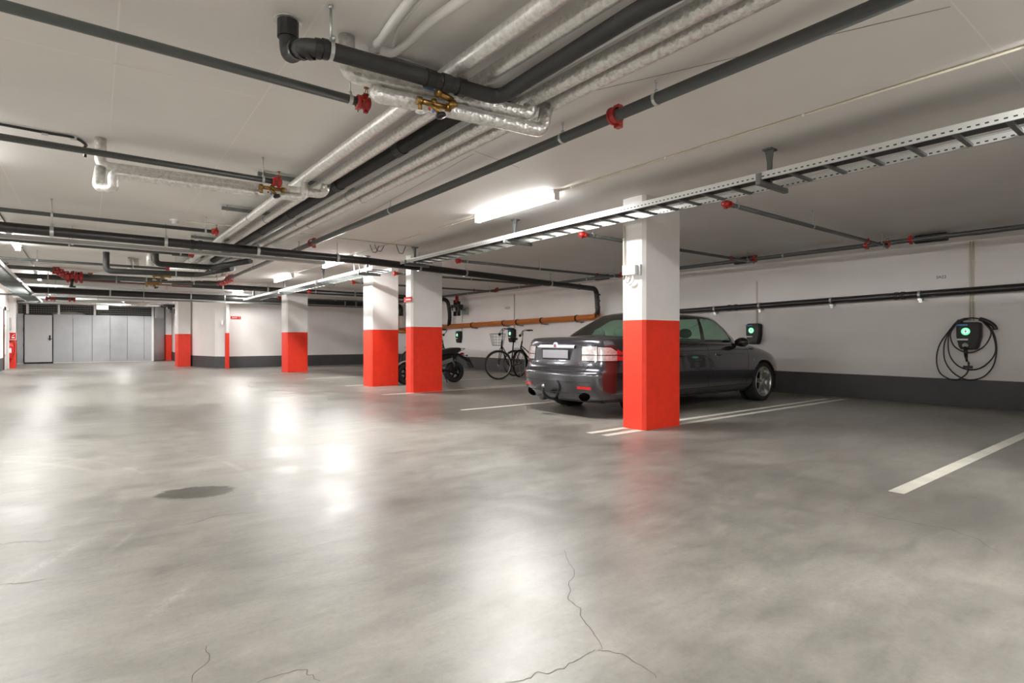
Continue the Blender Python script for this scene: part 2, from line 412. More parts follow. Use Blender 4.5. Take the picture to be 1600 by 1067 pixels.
# painted lines, cracks and seams belong to floor and ceiling
def strip_on(name, mat, pts, w, z, parent, label=None):
    b = MB(); pts = [V((p[0], p[1], 0)) for p in pts]; vs = []
    for i, p in enumerate(pts):
        t = (pts[min(i + 1, len(pts) - 1)] - pts[max(i - 1, 0)]).normalized(); n = V((-t.y, t.x, 0))
        ww = w[i] if hasattr(w, '__len__') else w
        vs += [p + n * ww / 2 + V((0, 0, z)), p - n * ww / 2 + V((0, 0, z))]
    b.add(vs, [(2 * i, 2 * i + 1, 2 * i + 3, 2 * i + 2) for i in range(len(pts) - 1)])
    o = b.build(name, mat, parent)
    if label: o['label'] = label
    return o
for y, x0, x1 in ((1.40, 4.33, 10.2), (4.13, 4.42, 10.42), (4.34, 4.40, 10.22), (6.88, 4.36, 10.2), (9.66, 4.40, 10.2), (9.9, 6.4, 10.2), (12.0, 4.6, 10.0), (14.8, 4.6, 10.0), (17.7, 4.5, 10.0)):
    strip_on('parking_line', 'line', [(x0, y), (x1, y)], 0.095, 0.0015, floor)
def wig(u0, pts, amp=0.012, k=9):
    P = [atz(u, v, 0) for u, v in pts]; out = []
    for a, b_ in zip(P[:-1], P[1:]):
        for j in range(k):
            p = a.lerp(b_, j / k); q = noise.noise(p * 9 + V((u0, 0, 0))) * amp * 2; r_ = noise.noise(p * 31 + V((0, u0, 0))) * amp
            out.append((p.x + q + r_, p.y + r_ - q))
    out.append((P[-1].x, P[-1].y)); return out
for k, pts in enumerate([[(884, 860), (893, 900), (886, 915), (895, 945), (915, 970), (920, 990), (935, 1015)],
                         [(935, 1015), (905, 1030), (860, 1048), (820, 1058), (790, 1066)],
                         [(935, 1015), (965, 1018), (990, 1035), (1025, 1060)],
                         [(330, 1010), (318, 1045), (300, 1066)], [(400, 1066), (440, 1052), (480, 1047), (500, 1064)],
                         [(0, 850), (40, 846), (75, 845)], [(1330, 798), (1400, 812), (1490, 828), (1560, 860)],
                         [(0, 915), (35, 911), (70, 905)], [(290, 820), (340, 806), (400, 800)]]):
    P = wig(k * 3.1, pts); n = len(P)
    strip_on('crack', 'crack', P, [0.0016 + 0.0028 * math.sin(PI * min(1, (i + 1) / n)) * (0.6 + 0.4 * noise.noise(V((i * .3, k, 0)))) for i in range(n)], 0.0006, floor)
for mt, a, c in (('seam', (187, 0), (172, 205)), ('seam', (512, 0), (285, 340)), ('seam', (0, 56), (400, 152)),
                 ('seam', (1485, 0), (1598, 132)), ('seam', (1600, 142), (1200, 247)), ('seamdark', (500, 375), (740, 240)),
                 ('seamdark', (742, 236), (812, 262)), ('seam', (0, 255), (34, 322)), ('seam', (160, 300), (152, 360)), ('seamdark', (680, 200), (1485, 10))):
    A = atz(*a, 2.66); C_ = atz(*c, 2.66)
    strip_on('seam', mt, [A, C_], 0.009 if mt == 'seam' else 0.006, 2.6585, ceiling)
for a, c in (((1225, 303), (1320, 283)), ((1340, 334), (1400, 324)), ((1495, 247), (1600, 222)), ((1100, 330), (1130, 324)), ((1140, 372), (1220, 352))):
    A = atz(*a, 2.655); C_ = atz(*c, 2.655)
    bb = MB(); n = V((-(C_ - A).y, (C_ - A).x, 0)).normalized() * 0.004
    bb.add([V((p.x, p.y, ceil_z(p.x) - 0.0015)) for p in (A - n, A + n, C_ + n, C_ - n)], [(0, 1, 2, 3)]); bb.build('seam', 'seam', ceiling2)

# columns
def column(x0, x1, y0, y1, label, zr=1.25, ch=0.035):
    o = V(((x0 + x1) / 2, (y0 + y1) / 2, 0))
    b = MB(); P = [(x0 + ch, y0), (x1, y0), (x1, y1), (x0, y1), (x0, y0 + ch)]
    b.prism(P, 0, zr, mi=1); b.prism(P, zr, 2.66, mi=0)
    c = b.build('concrete_column', ['white', 'red'], origin=o)
    return tag(c, label, 'column')
column(5.01, 5.66, 4.07, 4.38, 'big square concrete column, white above bright red, nearest the camera, hiding part of the car')
column(5.01, 5.68, 9.66, 9.90, 'white and red column with a small red sign, standing left of the motor scooter', 1.27)
column(4.96, 5.60, 11.44, 11.86, 'white and red column standing directly left of the one with the red sign', 1.24)
column(5.02, 5.66, 17.95, 18.5, 'slim looking white and red column in front of the long grey dado wall, left of centre')
column(2.83, 3.27, 24.25, 24.9, 'white and red column at the corner of the aisle, right of the galvanised partition', 1.23)
column(3.22, 3.47, 31.75, 32.1, 'narrow far white and red pillar at the right end of the galvanised partition')
column(4.02, 4.12, 21.7, 21.93, 'very narrow red and white pilaster on the corner of the far wall', 1.25, 0.01)
column(-2.26, -1.88, 26.62, 26.95, 'white and red pillar behind the fire extinguisher at far left')

# left doorway
b = MB(); b.box((-2.09, 25.28, 0), (-2.03, 25.42, 2.12)); b.box((-2.09, 26.3, 0), (-2.03, 26.44, 2.12)); b.box((-2.09, 25.28, 2.0), (-2.03, 26.44, 2.12))
d1 = struct('door_1', b, 'whitepl')
b = MB(); b.box((-2.10, 25.42, 0.01), (-2.05, 26.3, 2.0)); b.build('leaf', 'doorpaint', d1)
b = MB(); b.box((-2.12, 24.98, 0.02), (-2.045, 25.12, 2.05)); b.build('leaf_edge', 'brown', d1)
for z in (0.5, 1.5):
    b = MB(); b.cyl((-2.03, 25.05, z - .05), (-2.03, 25.05, z + .05), 0.012); b.build('hinge', 'zinc', d1)

# ------------------------------------------------------------------ storage partition at the back
YP = 31.0
def xp(u): return aty(u, 530, YP).x
pt = thing('storage_partition', 'long galvanised sheet metal partition with mesh grille on top at the far end', 'partition', (0, YP, 0))
b = MB()
us = [26, 37, 83, 114, 144, 172, 199, 225, 238.5]
zt = 2.10
for i, (a, c) in enumerate(zip(us[:-1], us[1:])):
    if i == 1:
        b = MB(); b.box((xp(a), -0.02, zt - 0.03), (xp(c), 0.02, zt)); b.build('panel', 'sheet', pt); continue
    b = MB(); b.box((xp(a) + 0.006, -0.018, 0.03), (xp(c) - 0.006, 0.018, zt)); b.build('panel', 'sheet', pt, bevel=0.004)
b = MB(); b.box((xp(26), -0.01, 0), (xp(238.5), 0.03, 0.04)); b.build('bottom_rail', 'white', pt)
# angled end
A = V((xp(238.5), 0, 0)); B_ = V((3.18, 0.85, 0)); mid = A.lerp(B_, 0.62)
for p, q in ((A, mid), (mid, B_)):
    b = MB(); n = V(((q - p).y, -(q - p).x, 0)).normalized() * 0.02
    vs = [p, q, q + n, p + n]; b.add([(v.x, v.y, 0.03) for v in vs] + [(v.x, v.y, zt) for v in vs], [(0, 3, 2, 1), (4, 5, 6, 7), (0, 1, 5, 4), (1, 2, 6, 5), (2, 3, 7, 6), (3, 0, 4, 7)])
    b.build('panel', 'sheet', pt)
# grille
def grille(p, q, z0, z1, step=0.055):
    b = MB(); L = (q - p).length; d = (q - p) / L; n = int(L / step)
    for i in range(n + 1):
        c = p + d * (i * L / n); b.box((c.x - .004, c.y - .004, z0), (c.x + .004, c.y + .004, z1))
    for j in range(6):
        z = z0 + (z1 - z0) * j / 5; b.tube([(p.x, p.y, z), (q.x, q.y, z)], 0.005, 4)
    return b
g_ = grille(V((xp(27), 0, 0)), A, zt, 2.56); g_.build('mesh_grille', 'greypl', pt)
g_ = grille(A, B_, zt, 2.56); g_.build('mesh_grille', 'greypl', pt)
for u in (26, 43, 92, 148, 238.5):
    b = MB(); x = xp(u); b.box((x - .04, -.04, zt if u != 238.5 else 0), (x + .04, .01, 2.6)); b.build('post', 'white', pt)
b = MB(); b.box((xp(26), -.04, 2.53), (xp(239), .0, 2.6)); b.build('top_rail', 'zinc', pt)
# door in the partition
d2 = thing('storage_door', 'flat grey sheet metal door with lever handle in the far partition', 'door', (xp(37), YP - 0.03, 0))
w = xp(83) - xp(37)
b = MB(); b.box((0.03, -.03, .06), (w - .03, .01, zt - .04)); b.build('leaf', 'doorpaint', d2, bevel=0.006)
b = MB()
cx, cz = w / 2, 1.25
b.add([(0.08, -.0305, 2.0), (w - .08, -.0305, 2.0), (cx, -.036, cz)], [(0, 1, 2)]); b.add([(0.08, -.0305, .1), (w - .08, -.0305, .1), (cx, -.036, cz)], [(0, 2, 1)])
b.build('pressed_brace', 'doorpaint', d2)
b = MB()
for z in (.1, .7, 1.35, 1.9): b.box((-.01, -.045, z - .09 + .1), (.03, .0, z + .16))
b.box((0, .005, 0.0), (w, .02, .06)); b.box((0, .005, zt - .05), (w, .02, zt)); b.box((w - .03, -.02, .05), (w - .015, .02, zt)); b.build('frame', 'darkmet', d2)
b = MB(); b.box((w - .13, -.05, .98), (w - .08, -.02, 1.2)); b.box((w - .16, -.09, 1.03), (w - .02, -.07, 1.055)); b.cyl((w - .1, -.09, 1.04), (w - .1, -.03, 1.04), .012); b.build('lever_handle', 'darkmet', d2)
# stuff behind the grille
t = MB(); t.ball((xp(107), YP + 1.2, 2.12), (.62, .3, .16), 16); tag(t.build('stored_roof_box', 'whitepl'), 'white rounded box stored behind the grille, left of the exit sign', 'box')
t = MB(); t.ball((xp(166), YP + 1.3, 2.08), (.3, .3, .13), 14); tag(t.build('stored_sack', 'greyfab'), 'pale rounded bundle stored behind the grille under the exit sign', 'bundle')
b = MB(); b.box((-2.2, Y1 - .6, 0), (3.3, Y1 - .5, 2.62)); tag(b.build('storage_shelving', 'dark'), 'dark shelving wall inside the storage area behind the grille', 'shelving')  # plain dark sheet standing in for the shade deep in the store

# exit sign
E0 = aty(160, 480.5, 28.8)
t = thing('exit_sign', 'lit green and white exit sign hanging before the far grille', 'sign', E0)
b = MB(); b.box((-.2, -.02, -.09), (.2, .02, .09)); b.build('housing', 'whitepl', t)
b = MB(); b.box((-.19, -.028, -.05), (.19, -.02, .085)); b.build('face', 'exit', t)
b = MB(); b.box((-.19, -.028, -.088), (.19, -.0205, -.05)); b.box((-.02, -.031, -.05), (.1, -.0275, .03)); b.build('green_band', 'exitg', t)
for x in (-.1, .1): b = MB(); b.cyl((x, 0, .09), (x, 0, 2.66 - E0.z), .006); b.build('suspension_rod', 'zinc', t)

# fire corner
px_ = aty(17, 525, 26.6)
t = thing('fire_extinguisher', 'red fire extinguisher with black hose hung on the far left pillar', 'extinguisher', (aty(15.5, 550, 26.5).x, 26.5, 0.35))
b = MB(); b.lathe([(0, 0), (.075, 0), (.085, .03), (.085, .42), (.06, .5), (.025, .54), (.025, .58), (0, .58)]); b.build('cylinder', 'redpl', t)
b = MB(); b.box((-.03, -.05, .58), (.03, .06, .61)); b.box((-.02, -.1, .62), (.02, .04, .64)); b.build('valve_lever', 'blackpl', t)
b = MB(); b.tube(spline([(0.02, 0, .6), (.11, -.02, .55), (.12, -.03, .3), (.1, -.05, .1)], 6), .011, 8); b.build('hose', 'blackpl', t)
b = MB(); b.box((-.045, -.087, .2), (.045, -.08, .36)); b.build('label_plate', 'whitepl', t)
t = thing('fire_sign', 'small square red and white fire equipment sign above the extinguisher', 'sign', (aty(17, 525, 26.58).x, 26.58, aty(17, 525, 26.58).z))
b = MB(); b.box((-.15, -.012, -.14), (.15, 0, .14)); b.build('plate', 'whitepl', t)
b = MB(); b.box((-.135, -.016, -.12), (.135, -.011, .12)); b.build('red_field', 'redpl', t)
b = MB(); b.box((-.1, -.02, -.09), (-.03, -.015, .09)); b.prism([(.02, -.07), (.1, -.07), (.1, -.03), (.02, -.03)], -.02, -.015, axis=1); b.prism([(.02, 0), (.09, .06), (.1, .05), (.04, 0)], -.02, -.015, axis=1); b.build('pictogram', 'whitepl', t)
p = aty(15, 506, 26.6); b = MB(); b.box((p.x - .07, 26.5, p.z - .2), (p.x + .05, 26.62, p.z + .22)); tag(b.build('control_box', 'greypl', bevel=.01), 'grey control box mounted on the wall above the fire sign', 'box')

# small red direction signs
t = thing('direction_sign', 'red sign with white lettering fixed to the side of the column by the scooter', 'sign', (4.995, 9.76, aty(639, 468, 9.76).z))
b = MB(); b.box((-.012, -.14, -.05), (0, .17, .05)); b.build('plate', 'redpl', t)
b = MB(); [b.box((-.016, -.11 + i * .03, -.016), (-.012, -.09 + i * .03, .012)) for i in range(7)]; b.build('lettering', 'whitepl', t)
p = aty(368, 496.3, 21.96)
t = thing('direction_sign', 'small red sign with white lettering on the far white wall', 'sign', (p.x, 21.94, p.z))
b = MB(); b.box((-.17, -.012, -.045), (.17, 0, .045)); b.build('plate', 'redpl', t)
b = MB(); [b.box((-.12 + i * .03, -.016, -.012), (-.1 + i * .03, -.012, .012)) for i in range(6)]; b.box((.11, -.016, -.03), (.118, -.012, .03)); b.build('lettering', 'whitepl', t)
p = aty(349, 504, 22.0)
b = MB(); b.box((3.92, 21.98, p.z - .07), (3.98, 22.06, p.z + .07)); tag(b.build('wall_switch', 'whitepl', bevel=.005), 'small white switch on the far wall corner beside the red pilaster', 'switch')

# ------------------------------------------------------------------ lamps
LAMP_DOWN, LAMP_SIDE = 5.0, 20.0
def lamp(x, y, label, ln=1.55):
    t = thing('tube_lamp', label, 'lamp', (x, y, 2.66), 0, 'tube lamps on the ceiling')
    b = MB(); b.box((-.045, -ln / 2, -.045), (.045, ln / 2, -.0)); b.build('housing', 'whitepl', t, bevel=.008)
    b = MB(); b.tube([(0, -ln / 2 + .03, -.078), (0, ln / 2 - .03, -.078)], .033, 12); b.build('diffuser', 'lamp', t)
    for k, (px_, rot, pw) in enumerate((((0, 0, -.118), (0, 0, 0), LAMP_DOWN), ((-.055, 0, -.085), (0, -PI / 2 + .05, 0), LAMP_SIDE), ((.055, 0, -.085), (0, PI / 2 - .05, 0), LAMP_SIDE))):
        li = bpy.data.lights.new('tube_light', 'AREA'); li.shape = 'RECTANGLE'; li.size = .07; li.size_y = ln - .1; li.energy = pw; li.color = (1, .985, .96)
        lo = bpy.data.objects.new('tube_light', li); COL.objects.link(lo); lo.parent = t; lo.location = px_; lo.rotation_euler = rot
    for s in (-1, 1): b = MB(); b.box((-.036, s * (ln / 2 - .015) - .018, -.112), (.036, s * (ln / 2 - .015) + .018, -.044)); b.build('end_cap', 'whitepl', t, bevel=.006)
    return t
lamp(4.1, 5.3, 'bright tube lamp on the ceiling in the middle of the picture')
lamp(4.12, 11.2, 'bright tube lamp half hidden behind the long black pipe')
lamp(4.12, 15.0, 'far tube lamp above the second cable ladder')
lamp(4.12, 20.2, 'furthest tube lamp of the row over the right side of the aisle')
lamp(4.1, -.35, 'tube lamp over the aisle just outside the right edge of the view')
lamp(-.87, 12.0, 'bright tube lamp at the left edge of the view')
lamp(-.87, 18.2, 'small bright tube lamp on the left beside the red valve manifold')
lamp(-.87, 24.3, 'tube lamp on the left in front of the storage partition')
lamp(-.87, 6.2, 'tube lamp over the left side of the aisle, outside the view')
lamp(-.87, 0.0, 'tube lamp behind and left of the viewpoint')
lamp(1.4, 28.6, 'tube lamp near the storage partition')
# conduits on the ceiling
def conduit(pts, label, r=.009, name='ceiling_conduit', mat='conduit', clips=1.2, cat='conduit'):
    t = thing(name, label, cat, pts[0]); o = V(pts[0]); P = [V(p) - o for p in pts]
    b = MB(); b.tube(fillet(P, .06, 4), r, 8); b.build('tube', mat, t)
    if clips:
        for a, c in zip(P[:-1], P[1:]):
            n = int((c - a).length / clips)
            for i in range(1, n + 1):
                q = a.lerp(c, (i - .5) / n); bb = MB(); bb.ring(q, c - a, r, .014, .005, 8); bb.build('clip', 'whitepl', t)
    return t
conduit([(4.13, -1.1, 2.648), (4.13, 21.8, 2.648)], 'long thin cream conduit running along the ceiling past the tube lamps')
A = atz(290, 345, 2.645); C_ = atz(650, 384, 2.645)
conduit([A, (C_.x, A.y, 2.645)], 'thin yellowish conduit crossing the ceiling from the smoke detector', .008)
conduit([(-.84, 5, 2.648), (-.84, 24, 2.648)], 'dark thin conduit along the left row of ceiling lamps', .008, mat='gpipe')
lamp(4.1, -6 + 1.4, 'tube lamp behind the viewpoint on the right')  # unseen lamp added to brighten the room behind the camera
for y in (-2.6, 3.4, 9.4, 15.4): lamp(-4.9, y, ['tube lamp over the left parking bays, nearest the entrance', 'tube lamp over the left parking bays beside the viewpoint', 'tube lamp over the left parking bays beyond the viewpoint', 'tube lamp over the left parking bays, furthest one'][int((y + 2.6) / 6)])  # unseen lamp row added for more light from the left
p = atz(273, 343.5, 2.66)
t = thing('smoke_detector', 'round white smoke detector on the ceiling', 'detector', p)
b = MB(); b.lathe([(0, -.055), (.03, -.055), (.045, -.045), (.05, -.02), (.06, -.018), (.062, 0)], n=20); b.build('body', 'whitepl', t)
b = MB(); b.ring((0, 0, -.032), (0, 0, 1), .046, .004, .002); b.build('vent_ring', 'greypl', t)
# black clipped cable left
pts = [atz(-40, 187, 2.645), atz(0, 194, 2.645), atz(70, 207, 2.645), atz(115, 215, 2.645), atz(134, 226, 2.645)]
e = V((.02, 5.6, 2.56)); o = V(pts[0])
t = thing('black_cable', 'black cable clipped to the ceiling, curving down beside the foil wrapped riser', 'cable', o)
b = MB(); b.tube([V(p) - o for p in spline(pts + [e, e + V((.0, .0, -.08))], 6)], .011, 8); b.build('sheath', 'blackpl', t)
for p in (pts[2], pts[3]): b = MB(); b.box(V(p) - o + V((-.02, -.008, -.02)), V(p) - o + V((.02, .008, .015))); b.build('clip', 'zinc', t)

# ------------------------------------------------------------------ pipe runs
def pipe_run(name, label, cat, pts, r, mat, fil=.12, hang=(), joints=(), jmat=None, group=None, n=16, wob=0, hname='hanger', clampmat='zinc', n2=None):
    o = V(pts[0]); t = thing(name, label, cat, o, 0, group); P = [V(p) - o for p in pts]
    path = fillet(P, fil)
    if wob:
        q = []
        for a, c in zip(path[:-1], path[1:]):
            k = max(1, int((c - a).length / .09)); q += [a.lerp(c, i / k) for i in range(k)]
        q.append(path[-1]); path = q
        radii = [r * (1 + wob * noise.noise((p_ + o) * 7)) for p_ in path]
        b = MB(); b.tube(path, r, n, radii=radii)
    else:
        b = MB(); b.tube(path, r, n)
    b.build('pipe', mat, t)
    def nearest(s):    # point at distance fraction along the straight control polyline
        L = [(c - a).length for a, c in zip(P[:-1], P[1:])]; d = s * sum(L)
        for (a, c), l in zip(zip(P[:-1], P[1:]), L):
            if d <= l or (c is P[-1]): return a.lerp(c, d / l), (c - a).normalized()
            d -= l
    for s in joints:
        p, d = nearest(s); b = MB(); b.ring(p, d, r, r * 2.2, r * .13, n); b.build('coupling', jmat or mat, t)
    for s in hang:
        p, d = nearest(s); w = p + o; b = MB()
        zc = ceil_z(w.x) - o.z
        if clampmat: b.ring(p, d, r, .022, .004, n)
        b.cyl((p.x, p.y, p.z + r), (p.x, p.y, p.z + r + .02), .011, 8)
        b.cyl((p.x, p.y, p.z + r), (p.x, p.y, zc), .0045, 6)
        b.cyl((p.x, p.y, zc - .012), (p.x, p.y, zc), .011, 8)
        b.build(hname, clampmat or 'zinc', t)
    return t
def frac(pts, axis, val):
    return (val - pts[0][axis]) / (pts[-1][axis] - pts[0][axis])
def red_end(t, p, d, r, head=1, k=1.0):
    """red grooved end fitting on pipe end p (in parent space) pointing along d, with a brass sprinkler head"""
    p = V(p); d = V(d).normalized(); s = d.cross(V((0, 0, 1))).normalized(); up = V((0, 0, 1))
    b = MB(); R = r * 1.45
    b.lathe([(R * .8, -.03 * k), (R * 1.1, -.025 * k), (R * 1.1, 0), (R * .85, .008 * k), (R * 1.1, .02 * k), (R * 1.1, .05 * k), (R * .5, .06 * k), (0, .062 * k)], p, d, 14)
    for sg in (-1, 1):
        q = p + s * sg * R * 1.25 + up * sg * .012; b.box(q - V((1, 1, 1)) * .013 * k, q + V((1, 1, 1)) * .015 * k)
        q = p + d * .03 * k - up * sg * R * 1.2; b.box(q - V((1, 1, 1)) * .011 * k, q + V((1, 1, 1)) * .013 * k)
    c = b.build('grooved_coupling', 'redfit', t)
    b = MB()
    for sg in (-1, 1):
        q = p + s * sg * R * 1.25 + up * sg * .012; b.cyl(q - up * .03 * k, q + up * .03 * k, .004 * k, 6)
    b.build('bolt', 'brass', c)
    if head:
        b = MB(); q = p + d * .035 * k + up * R * .9
        b.cyl(q, q + up * .018, .011, 10); b.ring(q + up * .022, up, .013, .006, .002, 10)
        for sg in (-1, 1): b.tube(spline([q + up * .022 + s * sg * .008, q + up * .04 + s * sg * .016, q + up * .062 + s * sg * .008], 4), .0028, 6)
        b.cyl(q + up * .062, q + up * .066, .017, 12); b.build('sprinkler_head', 'brass', c)
    return c
def red_ring(t, p, d, r, k=1.0, head=0):
    p = V(p); d = V(d).normalized(); s = d.cross(V((0, 0, 1))).normalized(); up = V((0, 0, 1)); b = MB(); R = r * 1.3
    b.ring(p, d, R, .055 * k, .005, 16); b.ring(p - d * .018 * k, d, R * 1.12, .014 * k, .004); b.ring(p + d * .018 * k, d, R * 1.12, .014 * k, .004)
    for sg in (-1, 1):
        q = p + (s * .6 + up * sg).normalized() * R * 1.3; b.box(q - V((1, 1, 1)) * .019 * k, q + V((1, 1, 1)) * .019 * k)
    c = b.build('grooved_coupling', 'redfit', t)
    b = MB()
    for sg in (-1, 1):
        q = p + (s * .6 + up * sg).normalized() * R * 1.25; b.cyl(q - d * .03 * k, q + d * .03 * k, .005 * k, 6)
    b.build('bolt', 'brass', c)
    return c

# -- left sprinkler branches (grey green, ending in red fittings)
LB = [(564, 160, 2.47, .026, [547], 'nearest grey green sprinkler pipe crossing the upper left ceiling, ending in a red fitting'),
      (430, 284, 2.46, .025, [411], 'second grey sprinkler pipe on the left, passing in front of the foil wrapped riser'),
      (334, 362, 2.475, .024, [81, 321], 'third grey sprinkler pipe on the left, just above the long black drain pipe'),
      (297, 398, 2.475, .024, [108, 282], 'fourth thin sprinkler pipe on the left, just below the long black drain pipe'),
      (262, 420, 2.475, .024, [58, 208], 'fifth light grey sprinkler pipe on the left, above the red valve manifold')]
for k, (u, v, z, r, hs, lab) in enumerate(LB):
    E_ = atz(u, v, z); S_ = V((-6.2, E_.y, z))
    fr = [(aty(h, 400, E_.y).x - S_.x) / (E_.x - S_.x) for h in hs] + [.2, .45]
    t = pipe_run('sprinkler_pipe', lab, 'pipe', [S_, E_], r, 'gpipe' if k < 1 or k == 4 else 'gpipe2', hang=fr)
    red_end(t, E_ - S_, (1, 0, 0), r)
# -- right sprinkler branches
YB = [3.2, 5.3, 8.43, 10.85, 13.2, 16.6, 19.6]
ZB = [2.42, 2.42, 2.42, 2.42, 2.42, 2.42, 2.42]
RL = ['nearest right hand sprinkler branch pipe, from a red fitting under the cable ladder',
      'sprinkler branch pipe passing behind the nearest column above the car',
      'sprinkler branch pipe over the bicycle bay, starting right of the signed column',
      'sprinkler branch pipe seen between the two middle red columns, upper one',
      'sprinkler branch pipe seen between the two middle red columns, lower one',
      'short looking far sprinkler branch pipe under the second cable ladder',
      'furthest sprinkler branch pipe, its red fitting just left of the slim column']
for k, (y, z) in enumerate(zip(YB, ZB)):
    x0, x1 = 5.26 + .02 * (k % 3), 9.55
    t = pipe_run('sprinkler_pipe', RL[k], 'pipe', [(x0, y, z), (x1, y, z)], .024, 'gpipe2', hang=[.04, .44, .95])
    red_end(t, (0, 0, 0), (-1, 0, 0), .024, head=0, k=1.15)
    red_end(t, (x1 - x0 - .02, 0, .02), (1, 0, .0), .024, head=1, k=.8)
    red_ring(t, (x1 - x0 - .75, 0, 0), (1, 0, 0), .018, .6)
# wall-side main
t = pipe_run('sprinkler_main', 'dark grey sprinkler main running along the ceiling near the charger wall', 'pipe', [(9.6, -3, 2.485), (9.6, 20.6, 2.455)], .034, 'gpipe2', hang=[.19, .21 + .04, .33, .43, .53, .64, .75, .86, .95])
for y in YB: red_ring(t, (0, y + 3 + (.3 if y < 4 else 0), -.005), (0, 1, 0), .03, 1.0)
red_ring(t, (0, atx(1423, 376, 9.6).y + 3, 0), (0, 1, 0), .032, .9)
for k, (y, l) in enumerate(((2.72, 'black junction block with cables on the ceiling above the nearest wall charger'), (5.6, 'black junction block on the ceiling behind the nearest column, right side'), (9.2, 'black junction block on the ceiling left of the nearest column'))):
    t = thing('junction_block', l, 'junction box', (9.78, y, ceil_z(9.78) - .065))
    b = MB(); b.box((-.05, -.2, -.06), (.05, .2, .055)); b.build('body', 'blackpl', t, bevel=.015)
    b = MB()
    for s in (-1, 1): b.cyl((0, s * .22, 0), (0, s * .3, 0), .03, 10, r2=.016); b.tube(spline([(0, s * .28, 0), (.02, s * .5, -.02), (.1, s * .9, .0), (.1, s * 1.1, .04)], 5), .009, 6)
    b.build('cable_gland', 'blackpl', t)
for x, l in ((9.95, 'thin dark cable clipped along the ceiling by the charger wall, inner one'), (10.02, 'thin dark cable clipped along the ceiling by the charger wall, outer one')):
    conduit([(x, -2, ceil_z(x) - .012), (x, 20, ceil_z(x) - .012)], l, .007, 'ceiling_cable', 'blackpl', 1.6, 'cable')

# -- central sprinkler main along the aisle
S0 = [(2.87, -2.0, 2.55), (2.87, 16.3, 2.53)]
t = pipe_run('sprinkler_main', 'dark grey sprinkler main running diagonally across the ceiling toward the viewer', 'pipe', S0, .038, 'gpipe2',
             hang=[frac(S0, 1, atz(u, v, 2.55).y) for u, v in ((1022, 152), (880, 215), (607, 327), (470, 388), (400, 418))] + [.06], clampmat='zinc')
for u, v in ((960, 180), (486, 379)): red_ring(t, V((2.87, atz(u, v, 2.55).y, 2.55)) - V(S0[0]), (0, 1, 0), .038, 1.15)
for i in range(5):
    red_ring(t, V((2.87, 15.0 + i * .3, 2.53 - i * .005)) - V(S0[0]), (0, 1, -.1), .05, 1.1)

# -- insulated bundle
def long_pipe(name, label, x, z, r, mat, y0=-3.0, y1=19.0, wob=.05, joints=(), cat='pipe', **k):
    return pipe_run(name, label, cat, [(x, y0, z), (x, y1, z)], r, mat, wob=wob, joints=joints, **k)
long_pipe('insulated_pipe', 'foil wrapped pipe at the left side of the bundle running along the aisle', 1.66, 2.545, .047, 'foil2', y1=17.5)
long_pipe('insulated_pipe', 'foil wrapped pipe between the left foil pipe and the black insulated pipe', 1.85, 2.545, .042, 'foil2', y1=16.5)
long_pipe('insulated_pipe', 'foil wrapped pipe right of the black insulated pipe, fourth in the bundle', 2.25, 2.545, .048, 'foil', y1=17)
long_pipe('insulated_pipe', 'foil wrapped pipe at the right side of the bundle beside the sprinkler main', 2.40, 2.545, .043, 'foil', y1=16)
long_pipe('conduit_pipe', 'smooth light grey pipe just right of the black insulated pipe', 2.13, 2.575, .034, 'greypl', wob=0, y1=17)
pipe_run('insulated_pipe', 'black foam insulated pipe running along the far part of the aisle inside the foil bundle', 'pipe', [(2.0, 2.98, 2.54), (1.99, 8, 2.54), (1.98, 11.9, 2.53)], .05, 'rubber', joints=(.12, .27, .45, .6))
# near black elbow pipe, running on as the near black pipe of the bundle
top = atz(450, 32, 2.66)
E1 = [(top.x, top.y, 2.66), (top.x, top.y, 2.475), (.84, 2.73, 2.43), (.93, 2.71, 2.44), (1.93, 2.635, 2.44), (1.935, 1.6, 2.47), (1.93, 1.1, 2.44), (1.93, -3, 2.44)]
t = pipe_run('drain_pipe', 'thick black foam insulated pipe dropping from the ceiling, nearest the camera, bending into the bundle', 'pipe', E1, .042, 'rubber', fil=.075, n=20)
o = V(E1[0])
b = MB(); b.ring((0, 0, -.045), (0, 0, 1), .044, .09, .008); b.build('sleeve', 'blackpl', t)
b = MB(); b.ring((0, 0, -.004), (0, 0, 1), .055, .006, .014); b.build('ceiling_collar', 'foil2', t)
for q, d in (((.835, 2.80, 2.445), (0, -1, -.2)), ((.85, 2.765, 2.435), (.25, -1, -.1)), ((.875, 2.735, 2.43), (.6, -.7, 0)), ((.905, 2.715, 2.435), (1, -.25, .05)), ((.935, 2.71, 2.44), (1, -.05, .05))):
    b = MB(); b.ring(V(q) - o, d, .044, .026, .0045, 20); b.build('tape_wrap', 'blackpl', t)
q = V((.964, 2.703, 2.44)) - o; b = MB(); b.ring(q, (1, -.07, 0), .042, .018, .005); b.cyl(q + V((0, 0, .042)), q + V((0, 0, .22)), .007, 8); b.cyl(q + V((0, 0, .205)), q + V((0, 0, .22)), .012, 8); b.cyl(q + V((0, -.03, .035)), q + V((0, -.045, .05)), .01, 8); b.build('hanger', 'zinc', t)
for u in (670, 693, 716):
    r_ = ray(u, 130); k = 2.68 / r_.y; b = MB(); b.ring(V((r_.x * k, 2.71 - (r_.x * k - .93) * .075, 2.44)) - o, (1, -.075, 0), .042, .05, .007, 20); b.build('tape_wrap', 'blackpl', t)
